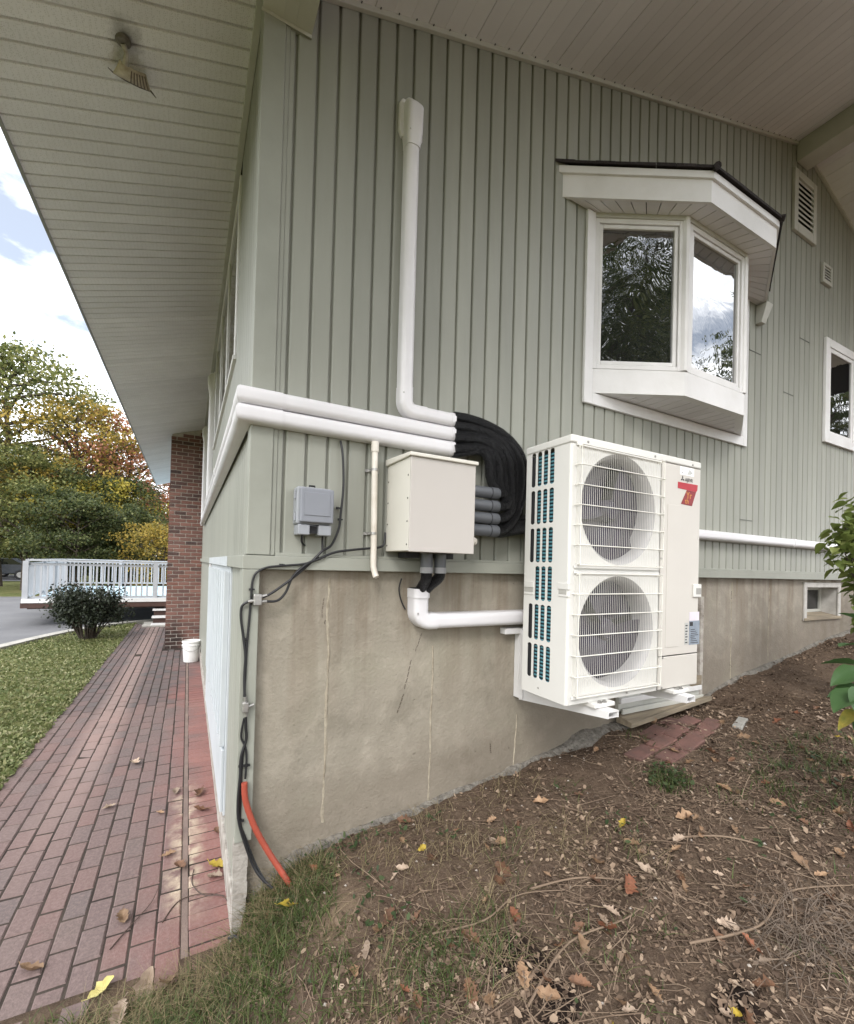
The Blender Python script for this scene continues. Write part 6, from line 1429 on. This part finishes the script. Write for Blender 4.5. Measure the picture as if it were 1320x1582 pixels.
# fallen leaves, one by one
def leaf_mesh(seed, lobes, ln):
    rd_ = random.Random(seed); N = lobes * 4; out = []
    for i in range(N + 1):
        u = i / N; w = (.30 * math.sin(PI * (u * .9 + .06)) ** .8) * (1 + (.16 + .16 * rd_.random()) * math.cos(u * lobes * 2 * PI + seed)) * rd_.uniform(.85, 1.12) ; out.append((u, w))
    m = MB(); k1, k2 = rd_.uniform(.15, .5), rd_.uniform(-.3, .3)
    for (u, w) in out:
        zc = ln * (k1 * (u - .5) ** 2 + .03 * math.sin(u * 9))
        for s in (-1, -.45, 0, .45, 1): m.v.append(((u - .5) * ln, s * w * ln * .85 + k2 * .1 * ln * (u - .5) ** 2, zc + abs(s) ** 1.5 * w * ln * (.5 + .25 * math.sin(u * 7 + seed)) * rd_.uniform(.8, 1.2)))
    for i in range(N):
        for j in range(4): m.f.append((i * 5 + j, i * 5 + j + 1, i * 5 + j + 6, i * 5 + j + 5))
    m.tube([(-ln * .5, 0, ln * k1 * .25), (-ln * .68, .01, ln * (k1 * .25 + .05))], .0012, 4); return m
LM = {}
def leaf(kind, mat, x, y, z, s, rot, label, group):
    key = (kind, mat.name)
    if key not in LM:
        o = leaf_mesh(kind * 7 + 3, 3 + kind % 3, .085).build('fallen_leaf', mat, None, smooth=True); LM[key] = o
    else: o = LM[key].copy(); C.objects.link(o)
    o.location = (x, y, z); o.rotation_euler = rot; o.scale = (s, s, s); return tag(o, label, 'leaf', group)
GW = 'fallen leaves on the pavers'
for (kd, mt, x, y, s, lab) in [(1, DL_YELL, -.03, .68, 1.5, 'big yellow leaf on red pavers beside the corner of the house'), (0, DL_LEMON, -.50, .08, 1.15, 'pale lemon leaf at the ragged end of the walk'),
        (2, DL_TAN, -.47, .48, 1.15, 'tan oak leaf resting on a dark twig on the pavers'), (0, DL_TAN, -.78, .32, 1.2, 'curled brown leaf alone on the pavers at the outer side'), (3, DL_PALE, -.59, 2.42, 1.4, 'star shaped pale leaf halfway along the walk'),
        (1, DL_PALE, -.68, 1.68, 1.0, 'small pale leaf in the middle of the walk'), (2, DL_PALE, -.27, 1.73, 1.1, 'pale leaf left of the double joint, by the reddened pavers'), (3, DL_BROWN, -.11, 1.63, 1.35, 'curled brown leaf on the reddened soldier course'),
        (0, DL_BROWN, -.11, 1.37, 1.3, 'grey brown crumpled leaf against the double joint'), (2, DL_BROWN, -.23, .78, 1.2, 'dark brown leaf with raised stalk near the yellow leaf'), (1, DL_TAN, -.29, .92, .9, 'narrow tan leaf on the stained joint'),
        (3, DL_PALE, -.06, .60, 1.1, 'pinkish curled leaf below the yellow leaf'), (0, DL_BROWN, -.02, 1.05, .9, 'brown leaf close to the whitewashed footing'), (2, DL_TAN, -.36, 1.45, .7, 'tiny tan leaf on a grey paver')]:
    leaf(kd, mt, x, y, .010, s, (random.gauss(0, .12), random.gauss(0, .12), random.uniform(0, 6.3)), lab, GW)
desc = {'tan_dry_leaf': 'curled tan oak leaf on the dirt slope', 'pale_dry_leaf': 'pale dry leaf on the dirt slope', 'brown_dry_leaf': 'dark brown curled leaf on the dirt slope', 'rust_dry_leaf': 'rust red dry leaf on the dirt slope', 'yellow_leaf': 'yellow fallen leaf on the dirt slope'}
for i in range(250):
    while True:
        x = random.uniform(-.1, 3.9); y = random.uniform(-1.6, -.03)
        if random.random() < max(.05, .22 + .7 * smooth01((-y - .3) / .7) + .5 * fnoise(x * 2, y * 2, 61)) * (.3 + .7 * smooth01(x / .4)): break
    mt = random.choices([DL_TAN, DL_PALE, DL_BROWN, DL_RUST, DL_YELL], [42, 24, 22, 8, 4])[0]
    leaf(random.randrange(4), mt, x, y, ground_z(x, y) + .012, random.uniform(.40, .98), (random.gauss(0, .45), random.gauss(0, .45), random.uniform(0, 6.3)), desc[mt.name] + ' ' + ('close under the concrete wall' if y > -.38 else 'uphill toward the broad leaved plant' if x > 2.1 else 'near the grassy corner' if x < .7 else 'among the dry twigs'), mt.name.replace('_leaf', '') + ' leaves on the slope')
for (kd, mt, x, y, s, lab) in [(0, DL_PALE, -.34, -.03, 1.6, 'large pale crumpled leaf where grass meets the end of the walk'), (2, DL_PALE, -.42, -.12, 1.2, 'pale leaf in the grass at the ragged walk end'), (1, DL_TAN, -.26, -.06, 1.4, 'tan leaf standing up in the grass by the walk end'), (3, DL_YELL, .17, -.22, 1.0, 'orange yellow leaf in the grass under the orange conduit'), (0, DL_PALE, 1.05, -.45, 1.2, 'broad pinkish leaf lying flat on bare dirt mid slope'), (1, DL_RUST, 1.35, -.95, 1.3, 'large rust coloured leaf among twigs')]:
    leaf(kd, mt, x, y, ground_z(x, y) + .03, s, (random.gauss(0, .4), random.gauss(0, .4), random.uniform(0, 6.3)), lab, 'larger leaves by the corner and slope')
